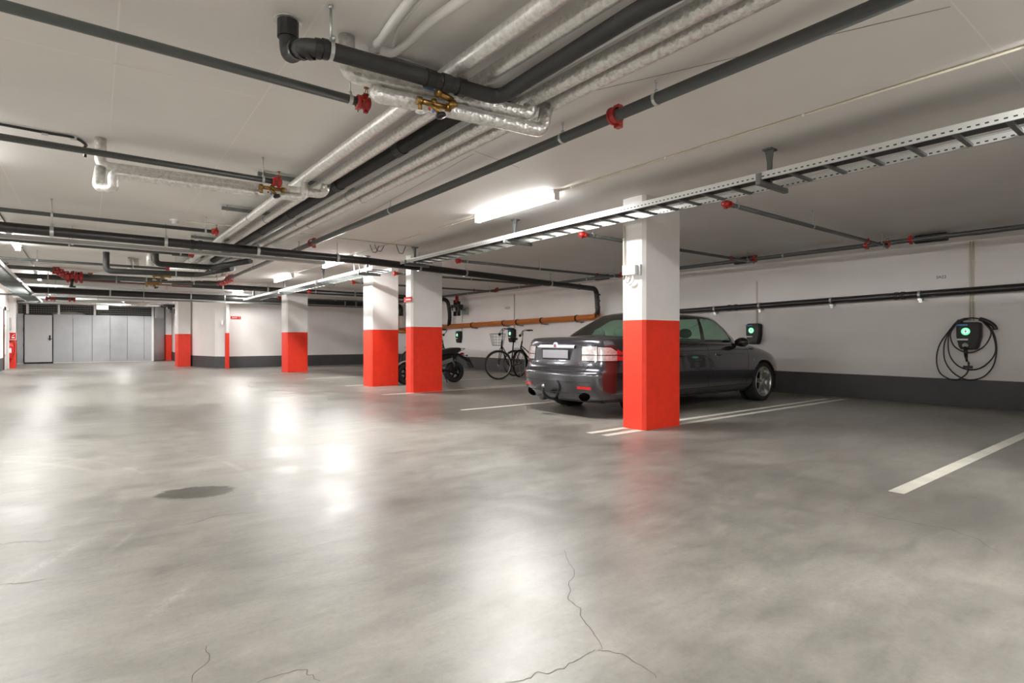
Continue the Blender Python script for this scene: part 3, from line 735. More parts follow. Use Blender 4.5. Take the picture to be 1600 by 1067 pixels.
# foil pair crossing
FA = [(1.13, 2.93, 2.66), (1.13, 2.91, 2.455), (2.25, 2.745, 2.455), (2.26, 2.74, 2.54)]
pipe_run('insulated_pipe', 'crinkled foil pipe crossing under the bundle, upper one of the near pair', 'pipe', FA, .045, 'foil', fil=.05, wob=.07, n=18)
FB = [(1.36, 3.02, 2.66), (1.36, 3.0, 2.49), (1.27, 2.86, 2.363), (2.33, 2.715, 2.363), (2.37, 2.71, 2.53)]
pipe_run('insulated_pipe', 'crinkled foil pipe crossing under the bundle, lower one of the near pair', 'pipe', FB, .043, 'foil', fil=.045, wob=.07, n=18)
# brass valve cluster
def brass_cluster(p, label, k=1.0, ang=0):
    t = thing('balancing_valve', label, 'valve', p, ang)
    b = MB(); s = k
    b.cyl((-.1 * s, 0, 0), (.1 * s, 0, 0), .017 * s, 12); b.cyl((-.11 * s, 0, 0), (-.08 * s, 0, 0), .026 * s, 6); b.cyl((.08 * s, 0, 0), (.11 * s, 0, 0), .026 * s, 6)
    b.cyl((-.02 * s, 0, 0), (.03 * s, -.02 * s, -.055 * s), .015 * s, 10); b.cyl((-.09 * s, 0, 0), (-.09 * s, 0, -.06 * s), .013 * s, 10); b.cyl((0, 0, 0), (0, 0, .03 * s), .018 * s, 6)
    b.build('valve_body', 'brass', t)
    b = MB(); b.lathe([(0, 0), (.03 * s, 0), (.032 * s, .01), (.028 * s, .02), (0, .022)], (.033 * s, -.022 * s, -.06 * s), (.3, -.2, -1), 14); b.build('handwheel', 'darkmet', t)
    b = MB(); b.ball((-.035 * s, -.012 * s, -.04 * s), .009 * s, 8); h = b.build('red_cap', 'redpl', t); h['label'] = 'red test cap'
    b = MB(); b.ball((-.01 * s, -.012 * s, -.05 * s), .009 * s, 8); h = b.build('blue_cap', 'blue', t); h['label'] = 'blue test cap'
    b = MB(); b.lathe([(0, 0), (.028 * s, 0), (.028 * s, .006), (0, .008)], (-.09 * s, 0, -.062 * s), (0, 0, -1), 14); b.build('tag_disc', 'whitepl', t)
    return t
brass_cluster(aty(678, 163, 2.735), 'brass balancing valve with red and blue caps under the near black pipe', .92, -.1)
b = MB(); q0 = aty(700, 152, 2.70); b.cyl(q0 + V((-.07, 0, .01)), q0 + V((.03, 0, -.01)), .018, 12); b.cyl(q0 + V((-.075, 0, .012)), q0 + V((-.05, 0, .008)), .028, 6); b.cyl(q0 + V((.02, 0, -.02)), q0 + V((.04, 0, -.05)), .028, 6)
tag(b.build('ball_valve', 'brass'), 'brass ball valve body half hidden behind the near black pipe', 'valve')
b = MB(); b.box(aty(660, 137, 2.76), aty(684, 142, 2.74)); tag(b.build('valve_lever', 'blue'), 'blue valve lever lying against the near foil pipe', 'lever')
# white bent pipes
def white_bend(px, lab, r, zs):
    pts = [atz(u, v, z) for (u, v), z in zip(px, zs)]
    pipe_run('white_pipe', lab, 'pipe', [tuple(p) for p in pts], r, 'whitepl', fil=.09)
white_bend([(588, 70), (597, 62), (612, 38), (640, 2), (665, -35)], 'white bent pipe on the ceiling beside the near black pipe, left one', .024, [2.62] * 5)
white_bend([(594, 78), (612, 84), (640, 66), (668, 36), (712, 6), (760, -25)], 'white bent pipe on the ceiling beside the near black pipe, right one', .024, [2.63, 2.62, 2.62, 2.62, 2.62, 2.62])
white_bend([(616, 74), (619, 48), (640, 20), (668, -12)], 'thin white bent pipe between the two thicker white ones', .010, [2.63, 2.63, 2.63, 2.63])
p = atz(570, 73, 2.66); pipe_run('white_pipe', 'short white vertical sleeve above the near foil pipe', 'pipe', [p, p + V((0, 0, -.13))], .026, 'whitepl')

# -- foil riser and pair at left
pipe_run('insulated_pipe', 'foil wrapped riser at left turning right, upper one of the left foil pair', 'pipe', [(.12, 5.62, 2.66), (.12, 5.62, 2.435), (1.33, 5.55, 2.44)], .040, 'foil2', fil=.06, wob=.04)
pipe_run('insulated_pipe', 'foil wrapped loop hanging below the left riser, lower one of the left foil pair', 'pipe', [(.12, 5.60, 2.42), (.10, 5.58, 2.25), (.2, 5.5, 2.235), (.2, 5.5, 2.36), (1.28, 5.44, 2.36)], .039, 'foil2', fil=.04, wob=.04)
pipe_run('insulated_pipe', 'foil wrapped stub joining the left pair to the aisle bundle', 'pipe', [(1.46, 5.46, 2.43), (1.84, 5.35, 2.42), (1.86, 5.33, 2.53)], .042, 'foil', fil=.07, wob=.1)
pipe_run('insulated_pipe', 'lower foil wrapped stub joining the left pair to the bundle', 'pipe', [(1.42, 5.43, 2.36), (1.66, 5.38, 2.36), (1.66, 5.36, 2.52)], .034, 'foil2', fil=.05, wob=.1)
brass_cluster((1.37, 5.36, 2.40), 'brass balancing valve at the end of the left foil pair', 1.0)

# -- long black drain pipe across the picture
BP = [(-6.3, 9.25, 2.43), (3.9, 9.26, 2.395), (10.5, 10.08, 2.325), (10.56, 10.08, 1.72), (10.6, 10.2, 1.62)]
Lt = [10.2, 6.65]
o = V(BP[0])
t = pipe_run('drain_pipe', 'long thick black drain pipe crossing the whole ceiling and bending down at the charger wall', 'pipe', BP, .064, 'bpipe', fil=.16, n=20)
def on_pipe(t, pts, u, seg):
    a, c = V(pts[seg]), V(pts[seg + 1]); r = ray(u, 530); # plane through camera and image column u
    n = V((r.y, -r.x, 0)); k = -(a.dot(n)) / ((c - a).dot(n)); return a.lerp(c, k), (c - a).normalized()
def clamp_hang(t, o, p, d, r, rod=True):
    b = MB(); q = p - o; b.ring(q, d, r, .04, .011)
    if rod: b.cyl(q + V((0, 0, r)), q + V((0, 0, ceil_z(p.x) - p.z)), .006, 6); b.cyl(q + V((0, 0, r)), q + V((0, 0, r + .03)), .013, 8)
    b.build('hanger', 'zinc', t)
for u, sg in ((81, 0), (259, 0), (403, 0), (527, 0)): clamp_hang(t, o, *on_pipe(t, BP, u, sg), .064)
for u in (655, 727, 860): clamp_hang(t, o, *on_pipe(t, BP, u, 1), .064)
for u, sg in ((313, 0), (300, 0), (905, 1)):
    p, d = on_pipe(t, BP, u, sg); b = MB(); b.ring(p - o, d, .064, .05, .008); b.build('coupling', 'bpipe', t)
for z in (2.18, 2.02, 1.86): b = MB(); b.ring(V((10.55, 10.08, z)) - o, (0.05, 0, 1), .064, .035, .008); b.build('coupling', 'bpipe', t)
# second and third black pipes further away
BP2 = [(-1.6, 21.2, 2.46), (10.5, 21.2, 2.42), (10.5, 21.2, 2.0)]
t = pipe_run('drain_pipe', 'thick black drain pipe at the far end, lowest black pipe above the partition', 'pipe', BP2, .095, 'bpipe', fil=.2, n=18)
for u in (172, 298, 538): clamp_hang(t, V(BP2[0]), *on_pipe(t, BP2, u, 0), .095)
BP3 = [(1.9, 17.3, 2.50), (10.4, 17.3, 2.46), (10.5, 17.3, 1.9), (10.58, 17.5, 1.52)]
t = pipe_run('drain_pipe', 'black drain pipe behind the columns, joining the orange pipe near the scooter', 'pipe', BP3, .07, 'bpipe', fil=.2, n=16)
for u in (348, 418, 554): clamp_hang(t, V(BP3[0]), *on_pipe(t, BP3, u, 0), .07)
BP4 = [(-2.0, 16.9, 2.47), (.75, 16.9, 2.49)]
pipe_run('drain_pipe', 'dark pipe entering the red valve manifold from the left', 'pipe', BP4, .06, 'bpipe', hang=[.5])
# thin dark pipe left, going into manifold
A = aty(10, 416, 15.6); pipe_run('sprinkler_pipe', 'thin dark sprinkler pipe ending in the descending chain of red fittings at left', 'pipe', [(-3, 15.6, A.z), (aty(84, 421, 15.6).x, 15.6, aty(84, 421, 15.6).z)], .04, 'gpipe2', hang=[.7])
# far main from manifold to the aisle main
FM = [(-.05, 16.5, 2.50), (2.87, 16.4, 2.50)]
t = pipe_run('sprinkler_main', 'grey sprinkler main from the red valve manifold to the aisle main', 'pipe', FM, .062, 'gpipe2', hang=[.45, .8])
# manifold
t = thing('valve_manifold', 'red sprinkler valve manifold with descending chain of couplings at left', 'valve', (0, 16.3, 0))
chain = [(84, 421), (91, 424), (98, 428), (105, 431)]
b = MB(); b.tube([aty(u, v, 16.3) - V((0, 16.3, 0)) for u, v in chain], .035, 12); b.build('descending_pipe', 'redfit', t)
for u, v in chain:
    red_ring(t, aty(u, v, 16.3) - V((0, 16.3, 0)), (1, 0, -.5), .055, 1.2)
A = aty(106, 433, 16.3) - V((0, 16.3, 0)); C_ = aty(127, 434, 16.3) - V((0, 16.3, 0))
b = MB(); b.tube([A, C_], .062, 14); b.build('valve_body', 'redfit', t)
for k in (0, .3, .62, 1): red_ring(t, A.lerp(C_, k), (1, 0, 0), .078, 1.1)
b = MB(); m = A.lerp(C_, .35) + V((0, -.1, -.05)); b.cyl(m, m + V((-.02, -.02, -.16)), .03, 10); b.cyl(m + V((-.06, -.02, -.17)), m + V((.06, -.02, -.17)), .02, 8); b.build('drain_cock', 'blackpl', t)
b = MB(); m = A.lerp(C_, .4); b.cyl(m + V((0, 0, .07)), m + V((0, 0, .15)), .02, 10); b.cyl(m + V((.1, 0, .07)), m + V((.1, 0, .13)), .016, 10); b.build('gauge_stub', 'darkmet', t)
# white / orange sleeves standing above the manifold
for k, (u, mt, l) in enumerate(((120, 'whitepl', 'white ribbed cable sleeve on the ceiling, left one above the red manifold'), (128, 'whitepl', 'white ribbed cable sleeve on the ceiling beside the orange one'), (135, 'whitepl', 'white ribbed cable sleeve touching the orange sleeve'), (141, 'orange', 'short orange sleeve on the ceiling right of the white sleeves'))):
    p = aty(u, 425, 17.2); z0 = p.z; b = MB()
    prof = []
    n = 9
    for i in range(n + 1):
        z = z0 - .08 + (2.66 - z0 + .08) * i / n; prof += [(.045 if mt == 'whitepl' else .06, z)]
    b.lathe([(r_ * (.9 if i % 2 else 1), z) for i, (r_, z) in enumerate(prof)], (p.x, 17.2, 0), (0, 0, 1), 12)
    tag(b.build('cable_sleeve', mt), l, 'sleeve')
# thin brownish pipe with brass valves
A = aty(125, 438, 14.5)
z_ = aty(200, 443, 15.9).z
pipe_run('thin_pipe', 'thin dark pipe with an orange start running right from under the red manifold', 'pipe', [(aty(126, 438, 15.9).x, 15.9, aty(126, 438, 15.9).z), (aty(300, 447, 15.9).x, 15.9, aty(300, 447, 15.9).z)], .018, 'brown', hang=[.3, .7])
brass_cluster(aty(253, 431, 13.8), 'brass valve hanging near the far black stub pipes, upper one', 1.5)
brass_cluster(aty(240, 443, 15.8), 'brass valve on the thin dark pipe, lower one', 1.5)
# far black stub pipes
for (u0, v0, v1, u1, v2, y, l) in ((166, 407, 423, 308, 429, 12.9, 'black pipe dropping from the ceiling and running right toward the bundle, left one of two'), (243, 397, 412, 332, 418, 11.9, 'black pipe dropping from the ceiling and turning into the bundle, right one of two')):
    a = aty(u0, v1, y); c = aty(u1, v2, y)
    pipe_run('drain_pipe', l, 'pipe', [(a.x, y, 2.66), (a.x, y, a.z), (c.x, y, c.z), (c.x + .45, y - 1.0, c.z + .06)], .052, 'rubber', fil=.1, hang=[.5])
p = aty(239, 404, 11.9); pipe_run('insulated_pipe', 'short foil wrapped vertical riser left of the right hand black stub', 'pipe', [(p.x - .03, 12.05, 2.66), (p.x - .03, 12.05, p.z - .12)], .06, 'foil')
p = aty(203, 410, 13.5); pipe_run('insulated_pipe', 'tall thin foil wrapped riser behind the left black stub pipe', 'pipe', [(p.x, 13.5, 2.66), (p.x, 13.5, aty(203, 430, 13.5).z)], .045, 'foil')
p = aty(213, 414, 13.5); pipe_run('insulated_pipe', 'short foil wrapped riser right of the tall thin one', 'pipe', [(p.x, 13.6, 2.66), (p.x, 13.6, aty(213, 424, 13.6).z)], .05, 'foil')
# white crossing pairs near the bundle's far end
for (u0, v0, u1, v1, y, l) in ((265, 419, 364, 423, 12.6, 'pale insulated pipe crossing the far end of the bundle, upper one'), (258, 435, 348, 435, 14.4, 'pale insulated pipe crossing the far end of the bundle, lower one')):
    a = aty(u0, v0, y); c = aty(u1, v1, y)
    pipe_run('insulated_pipe', l, 'pipe', [(a.x, y, a.z), (c.x, y, c.z), (c.x + .02, y, c.z + .12)], .05, 'foil2', fil=.08, hang=[.4, .8])
# strut brackets under ceiling across bundle
for k, y in enumerate((2.95, 5.75, 7.5, 9.9, 12.2)):
    t = thing('pipe_bracket', ['steel channel bracket holding the bundle, nearest the camera', 'steel channel bracket holding the bundle behind the left foil stub', 'steel channel bracket on the bundle between the smoke detector and the black pipe', 'steel channel bracket on the bundle just behind the long black drain pipe', 'steel channel bracket at the far end of the bundle'][k], 'bracket', (0, y, 2.62))
    b = MB(); b.box((1.34, -.02, -.02), (2.5, .02, .02)); b.build('channel', 'zincd', t)
    b = MB()
    for x in (1.4, 2.04, 2.48): b.cyl((x, 0, -.03), (x, 0, .04), .005, 6); b.cyl((x, 0, -.03), (x, 0, -.018), .012, 6)
    b.build('threaded_rod', 'zinc', t)
    b = MB()
    for x, r in ((1.66, .049), (1.85, .044), (2.25, .05), (2.40, .045)): b.ring((x, 0, -.075), (0, 1, 0), r, .02, .003)
    b.build('pipe_clamp', 'zinc', t)

# ------------------------------------------------------------------ cable ladders and trays
def ladder(label, x0, x1, y0, y1, z, group=None, pitch=.25, brackets=(), stems=True):
    t = thing('cable_ladder', label, 'cable tray', (x0, y0, z))
    L = y1 - y0; w = x1 - x0
    for x, s in ((0, 1), (w, -1)):
        b = MB(); b.prism([(x, .027), (x, -.033), (x + s * .016, -.033), (x + s * .016, -.029), (x + s * .003, -.029), (x + s * .003, .023), (x + s * .016, .023), (x + s * .016, .027)], 0, L, axis=1)
        b.build('side_rail', 'rail', t)
    n = int(L / pitch)
    for i in range(min(n, 95)):
        y = pitch * (i + .5); b = MB(); b.prism([(y - .015, -.03), (y + .015, -.03), (y + .015, -.01), (y + .01, -.01), (y + .01, -.026), (y - .01, -.026), (y - .01, -.01), (y - .015, -.01)], .003, w - .003, axis=0)
        b.build('rung', 'zincd', t)
    for i, y in enumerate(brackets):
        yy = y - y0; b = MB()
        b.box((-.02, yy - .02, -.075), (w + .04, yy + .02, -.036)); b.box((-.012, yy - .022, -.07), (.0, yy + .022, .02))
        b.box((w * .42 - .02, yy - .015, -.036), (w * .42 + .02, yy + .015, 2.66 - z)); b.box((w * .42 - .05, yy - .04, 2.645 - z), (w * .42 + .05, yy + .04, 2.66 - z))
        b.prism([(yy - .014, .0), (yy + .03, 2.65 - z), (yy - .05, 2.65 - z)], w * .42 - .028, w * .42 - .02, axis=0)
        b.build('support_bracket', 'zincd', t)
    return t
tl = ladder('long galvanised cable ladder on the right running beside the columns', 4.50, 4.92, -3.05, 9.12, 2.40, pitch=.27, brackets=(2.45, -.6, 6.0, 8.9))
b = MB(); [b.tube([(.03 + i * .025, .3, .002), (.03 + i * .025, 11.9, .002)], .012, 6) for i in range(8)]; c = b.build('cable_bundle', 'blackpl', tl)  # cable row, widened so its black fills in for shade inside the rail
tl = ladder('second cable ladder on the far side of the long black pipe', 4.26, 4.66, 9.8, 20.2, 2.355, brackets=(10.4, 12.9, 16.0, 19.5), pitch=.25)
tl = ladder('cable ladder at the left edge running toward the fire extinguisher', -1.46, -1.06, 10.7, 24.6, 2.30, brackets=(12, 16, 20, 24), pitch=.25)
def tray(label, x0, x1, y, z, w=.2, h=.05, mat='rail', clamps=()):
    t = thing('cable_tray', label, 'cable tray', (x0, y, z)); L = x1 - x0
    b = MB(); b.prism([(-w / 2, h / 2), (-w / 2, -h / 2), (w / 2, -h / 2), (w / 2, h / 2), (w / 2 - .003, h / 2), (w / 2 - .003, -h / 2 + .003), (-w / 2 + .003, -h / 2 + .003), (-w / 2 + .003, h / 2)], 0, L, axis=0)
    b.build('channel', mat, t)
    n = max(2, int(L / 2.0))
    for i in range(n):
        x = L * (i + .5) / n; b = MB(); b.box((x - .015, -w / 2 - .008, -h / 2 - .012), (x + .015, w / 2 + .008, -h / 2)); b.cyl((x, -w / 2 - .004, -h / 2), (x, -w / 2 - .004, 2.66 - z), .005, 6); b.cyl((x, w / 2 + .004, -h / 2), (x, w / 2 + .004, 2.66 - z), .005, 6)
        b.build('hanger', 'zinc', t)
    return t
tray('pale flat cable tray just behind and below the long black drain pipe', -6.2, aty(506, 411, 10.3).x, 10.3, 2.44, .16, .05, 'greypl')
tray('galvanised cable tray above the thickest far black pipe', -1.9, 6.0, 20.0, 2.50, .3, .06, 'zinc')
tray('low galvanised channel running across the room at the far end under the black pipe', -1.9, 9.5, 20.7, 2.27, .08, .05, 'zincd')
tray('galvanised tray in front of the storage partition', -1.8, 3.2, 27.5, 2.50, .3, .06, 'zinc')
for k, (y, z, r, mt) in enumerate(((23.2, 2.52, .06, 'foil2'), (24.6, 2.45, .05, 'whitepl'), (25.6, 2.50, .06, 'zincd'), (29.2, 2.52, .05, 'foil2'))):
    pipe_run('service_pipe', ['far foil coloured pipe crossing behind the thick black pipe', 'far white pipe crossing the aisle before the partition', 'far grey pipe with red couplings at left', 'furthest pale pipe directly before the grille'][k], 'pipe', [(-1.8, y, z), (2.7, y, z)], r, mt, hang=[.2, .5, .8])
t = thing('sprinkler_pipe', 'short far pipe piece with red couplings under the far ceiling at left', 'pipe', (0, 22.5, 0))
A = aty(71, 465, 22.5) - V((0, 22.5, 0)); C_ = aty(117, 467, 22.5) - V((0, 22.5, 0)); b = MB(); b.tube([A, C_], .06, 10); b.build('pipe', 'gpipe2', t)
for k in (.05, .2, .3, .82, .98): red_ring(t, A.lerp(C_, k), (1, 0, 0), .055, 1.1)
for k, u in enumerate((205, 215)):
    a = aty(u, 476, 26.5); pipe_run('insulated_pipe', ['pale bent pipe right of the exit sign, left one', 'pale bent pipe right of the exit sign, right one'][k], 'pipe', [a, a + V((.25, 0, .0)), a + V((.45, .0, .14)), a + V((1.0, .2, .14))], .06, 'foil2', fil=.1)
t = thing('hanging_valve', 'dark valve cluster hanging beside the top of the aisle corner column', 'valve', aty(267, 478, 25.5))
b = MB(); b.cyl((-.25, 0, 0), (.2, 0, 0), .06, 10); b.cyl((0, 0, 0), (0, 0, -.25), .05, 10); b.box((-.12, -.05, -.12), (.02, .05, .0)); b.build('valve_body', 'blackpl', t)
b = MB(); b.cyl((.12, 0, -.1), (.12, 0, -.3), .02, 8); b.ring((0, 0, -.2), (0, 0, 1), .06, .04); b.build('drop_leg', 'zincd', t)
t = thing('ventilation_box', 'grey ventilation unit fixed above the right end of the storage partition', 'box', aty(246, 485, 30.4))
b = MB(); b.box((-.1, -.1, -.35), (.25, .2, .15)); b.build('casing', 'zincd', t, bevel=.01); b = MB(); b.cyl((.07, -.05, .15), (.07, -.05, .26), .05); b.build('duct_stub', 'zinc', t)

# ------------------------------------------------------------------ charger wall services
xw = XW
BW = [(xw - .12, -2.0, 1.80), (xw - .12, 8.55, 1.615), (xw - .12, 8.75, 1.60)]
BW = [(xw - .12, -2.5, 1.87), (xw - .12, 1.77, 1.777), (xw - .12, 7.0, 1.667), (xw - .12, 9.3, 1.615)]
t = pipe_run('drain_pipe', 'black drain pipe mounted low along the white charger wall', 'pipe', BW, .056, 'bpipe', n=18)
o = V(BW[0])
for u in (1117, 1187, 1299, 1437):
    p = atx(u, 470, xw - .12); z = 1.777 - (p.y - 1.77) * .0208
    b = MB(); q = V((xw - .12, p.y, z)) - o; b.ring(q, (0, 1, 0), .056, .035, .009); b.box(q + V((-.03, -.022, -.095)), q + V((.118, .022, -.066))); b.box(q + V((-.045, -.045, -.135)), q + V((-.03, .0, -.075))); b.build('wall_bracket', 'zinc', t)
for u in (1140, 1150, 1411, 1401):
    p = atx(u, 470, xw - .12); z = 1.777 - (p.y - 1.77) * .0208; b = MB(); b.ring(V((xw - .12, p.y, z)) - o, (0, 1, 0), .056, .05, .008); b.build('coupling', 'bpipe', t)
OP = [(xw - .14, 10.25, 1.61), (xw - .14, 21.6, 1.43)]
t = pipe_run('drain_pipe', 'orange drain pipe along the wall behind the bicycle and scooter', 'pipe', [(xw - .16, 10.1, 1.70)] + OP, .078, 'orange', n=18, fil=.1)
o = V((xw - .16, 10.1, 1.70))
for y in (10.9, 12.35, 13.5, 14.2, 16.0, 18.0):
    z = 1.61 - (y - 10.25) * .0159; q = V((xw - .14, y, z)) - o; b = MB(); b.ring(q, (0, 1, 0), .078, .045, .012); b.build('pipe_clamp', 'darkmet', t)
    b = MB(); b.box(q + V((-.02, -.12, -.12)), q + V((.14, .02, -.1))); b.build('wall_bracket', 'zincd', t)
t = pipe_run('drain_pipe', 'short orange drain drop with elbow seen between the two middle columns', 'pipe', [(10.4, 21.35, 2.1), (10.4, 21.35, 1.36), (10.62, 21.0, 1.36)], .085, 'orange', fil=.15)
# vertical conduits to chargers
def vcond(u, v, label, z1, z0=None, dx=0, name='wall_conduit'):
    p = atx(u, v, xw - .02); conduit([(xw - .02, p.y + dx, z1), (xw - .02, p.y + dx, z0)], label, .011, name, 'conduit', .5)
zt_ = ceil_z(xw) - .02
vcond(1516, 480, 'cream conduit down to the nearest wall charger, left one of two', zt_, atx(1516, 501, xw).z)
vcond(1521, 480, 'cream conduit down to the nearest wall charger, right one of two', zt_, atx(1521, 501, xw).z)
vcond(1182.5, 480, 'cream conduit down to the wall charger above the car bonnet', 2.2, atx(1182, 510, xw).z)
vcond(803.5, 480, 'cream conduit down to the wall charger behind the bicycle', 2.45, atx(803, 514, xw).z)
vcond(722, 480, 'cream conduit down to the wall charger beside the scooter', 2.3, atx(722, 518, xw).z)
p = atx(727, 487, xw - .04)
t = thing('junction_box', 'grey junction box on the wall above the orange pipe near the scooter', 'junction box', (xw, p.y, p.z))
b = MB(); b.box((-.09, -.17, -.11), (0, .17, .11)); b.build('casing', 'greypl', t, bevel=.012)
b = MB(); b.box((-.096, -.15, -.09), (-.088, .15, .09)); b.build('lid', 'greypl', t)
p = atx(712, 475, 10.3)
t = thing('pump_valve_unit', 'dark valve unit hanging on the wall left of the grey junction box', 'valve', (10.35, p.y, p.z - .16))
b = MB(); b.cyl((0, .12, -.25), (0, .12, .3), .06, 12); b.cyl((0, -.12, -.25), (0, -.12, .25), .06, 12); b.box((-.1, -.25, .02), (.1, .25, .14)); b.cyl((0, .3, -.02), (0, -.3, -.02), .04, 8); b.build('valve_body', 'blackpl', t)
b = MB(); b.cyl((0, 0, .2), (0, 0, .45), .06, 10); b.ring((0, 0, .3), (0, 0, 1), .07, .04); b.build('red_coupling', 'redfit', t)
b = MB(); b.box((-.1, -.04, -.1), (-.06, .1, .05)); b.build('gauge', 'zinc', t)
# numbers painted on the wall
p = atx(1470.5, 433, xw - .003)
tag(text_mesh('bay_number', '3A22', .062, 'text', (xw - .003, p.y, p.z), (PI / 2, 0, -PI / 2)), 'black bay number 3A22 on the white wall', 'number')
p = atx(793, 481, xw - .003)
b = MB(); [b.box((xw - .004, p.y - .13 + i * .07, p.z - .035), (xw - .001, p.y - .08 + i * .07, p.z + .035)) for i in range(4)]
tag(b.build('bay_number', 'greypl'), 'small faint bay number on the wall above the bicycle', 'number')

def charger(u, v, label, cable=False):
    p = atx(u, v, xw); t = thing('wall_charger', label, 'charger', (xw, p.y, p.z), 0, 'wall chargers')
    # shield outline in (y,z); y positive is away from the viewer (left in the photo)
    out = [(-.15, .15), (-.14, .185), (-.1, .2), (.1, .2), (.14, .185), (.15, .15), (.15, -.02), (.12, -.17), (.095, -.215), (-.095, -.215), (-.12, -.17), (-.15, -.02)]
    b = MB(); b.prism(out, -.10, -.0, axis=0); b.build('casing', 'satin', t, bevel=.012, seg=3)
    b = MB(); b.prism([(y * .88, z * .9 + .003) for y, z in out], -.115, -.1, axis=0); b.build('front_cover', 'satin', t, bevel=.006)
    b = MB(); b.lathe([(.030, 0), (.042, .004), (.052, .004), (.056, 0)], (-.115, .03, .06), (-1, 0, 0), 28); b.build('status_ring', 'green', t)
    b = MB(); b.lathe([(0, .003), (.034, .003), (.036, 0)], (-.115, .03, .06), (-1, 0, 0), 24); d = b.build('badge_disc', 'mint', t)
    b = MB(); b.prism([(.036, .095), (.012, .055), (.03, .058), (.022, .028), (.046, .068), (.03, .066)], -.121, -.119, axis=0); b.build('plug_symbol', 'text', d)
    b = MB(); b.box((-.119, .005, .145), (-.115, .14, .172)); b.build('blue_strip', 'blue', t)
    b = MB(); b.box((-.119, .0, -.075), (-.115, .14, -.05)); b.build('white_label', 'whitepl', t)
    if cable:
        b = MB(); b.lathe([(0, .05), (.035, .05), (.035, 0)], (-.10, .03, -.15), (-1, 0, 0), 18); b.build('holster', 'greypl', t)
        b = MB()
        b.cyl((-.13, .03, -.17), (-.13, .02, -.33), .028, 12, r2=.022); b.cyl((-.13, .02, -.33), (-.13, .01, -.40), .02, 10, r2=.012)
        b.build('plug_handle', 'blackpl', t)
        b = MB(); b.box((-.12, -.05, -.5), (-.07, .06, -.46)); b.tube([(-.11, 0.0 + .01 * math.sin(i * 1.6), -.38 - i * .006) for i in range(18)], .004, 6); b.build('tether_cap', 'blackpl', t)
        b = MB(); b.cyl((-.0, .11, .2), (-.12, .11, .215), .03, 12); b.build('cable_hook', 'blackpl', t)
    return t
c1 = charger(1516, 524, 'black wall charger with green ring and coiled cable, nearest the camera', True)
charger(1180.5, 521, 'black wall charger with green ring above the car bonnet')
charger(802, 524, 'black wall charger with green light right behind the bicycle handlebar')
charger(719, 526, 'black wall charger with green light on the wall right of the scooter')
# coiled cable: points measured on the wall
def wallpts(px, x): return [atx(1440 + a / 7.62, 470 + c / 7.62, x) for a, c in px]
o = V(c1.location); b = MB()
loops = [([(520, 210), (430, 240), (340, 340), (215, 520), (178, 700), (215, 850), (320, 925), (420, 938), (490, 905), (540, 860), (560, 790), (565, 730)], xw - .1),
         ([(500, 210), (620, 205), (720, 225), (800, 290), (870, 420), (892, 600), (850, 780), (740, 900), (600, 940), (480, 920), (360, 840), (275, 700), (270, 520), (330, 370), (430, 260), (560, 215)], xw - .07),
         ([(440, 240), (355, 360), (345, 440), (390, 540), (500, 605), (620, 607), (740, 545), (812, 440), (820, 350), (720, 240)], xw - .12),
         ([(430, 245), (335, 370), (316, 520), (340, 660), (430, 770), (560, 820), (700, 800), (820, 710), (880, 600), (865, 450), (800, 300), (700, 225)], xw - .05)]
for px, x in loops: b.tube([p - o for p in spline(wallpts(px, x), 6)], .0095, 8)
cb = b.build('charging_cable', 'blackpl', c1)
b = MB(); b.tube([p - o for p in spline(wallpts([(690, 215), (760, 235), (830, 270), (870, 310), (880, 345)], xw - .12), 5)], .03, 10, radii=None); b.build('cable_plug', 'blackpl', c1)

# column 1 junction box with conduit
t = thing('junction_box', 'white junction box with coiled cable on the side of the nearest column', 'junction box', (5.0, atx(988, 423, 5.0).y, atx(988, 423, 5.0).z))
b = MB(); b.box((-.06, -.09, -.05), (.01, .10, .06)); b.build('casing', 'whitepl', t, bevel=.006)
b = MB(); b.box((-.02, -.13, -.06), (.01, -.09, .06)); b.build('mounting_plate', 'greypl', t)
b = MB(); b.tube(spline([(-.03, .05, -.05), (-.03, .07, -.12), (-.03, .03, -.16), (-.03, -.03, -.13), (-.03, -.04, -.06)], 6), .012, 8); b.tube(spline([(-.035, .08, -.05), (-.035, .08, -.1), (-.035, .04, -.14), (-.035, .0, -.1)], 6), .005, 6, 1); b.build('cable_coil', ['whitepl', 'blackpl'], t)
conduit([(5.0 - .008, 4.352, 1.72), (5.0 - .008, 4.352, 2.35)], 'cream conduit up the left edge of the nearest column', .012, 'wall_conduit', 'conduit', .3)
# loose cable loops near column two
for k, (u0, u1, dz) in enumerate(((619, 634, .14), (578, 592, .12), (585, 600, .1))):
    a = atz(u0, 382, 2.645); c = atz(u1, 384, 2.645); m = (a + c) / 2 - V((0, 0, dz)); b = MB(); b.tube(spline([a, a.lerp(m, .6) - V((0, 0, dz * .35)), m, c.lerp(m, .6) - V((0, 0, dz * .35)), c], 5), .006, 6)
    tag(b.build('loose_cable', 'blackpl'), ['thin black cable loop hanging from the ceiling above the signed column', 'thin black cable loop hanging left of the column tops, left one', 'thin black cable loop hanging left of the column tops, right one'][k], 'cable')
for k, (dx) in enumerate((0, .12)):
    b = MB(); a = V((4.35 + dx, 11.0, 2.6)); b.tube(spline([a, a + V((.08, .1, -.02)), a + V((.14, .2, -.16))], 5), .012, 6); tag(b.build('drop_cable', 'whitepl'), ['white cable dropping onto the second ladder, left one', 'white cable dropping onto the second ladder, right one'][k], 'cable')
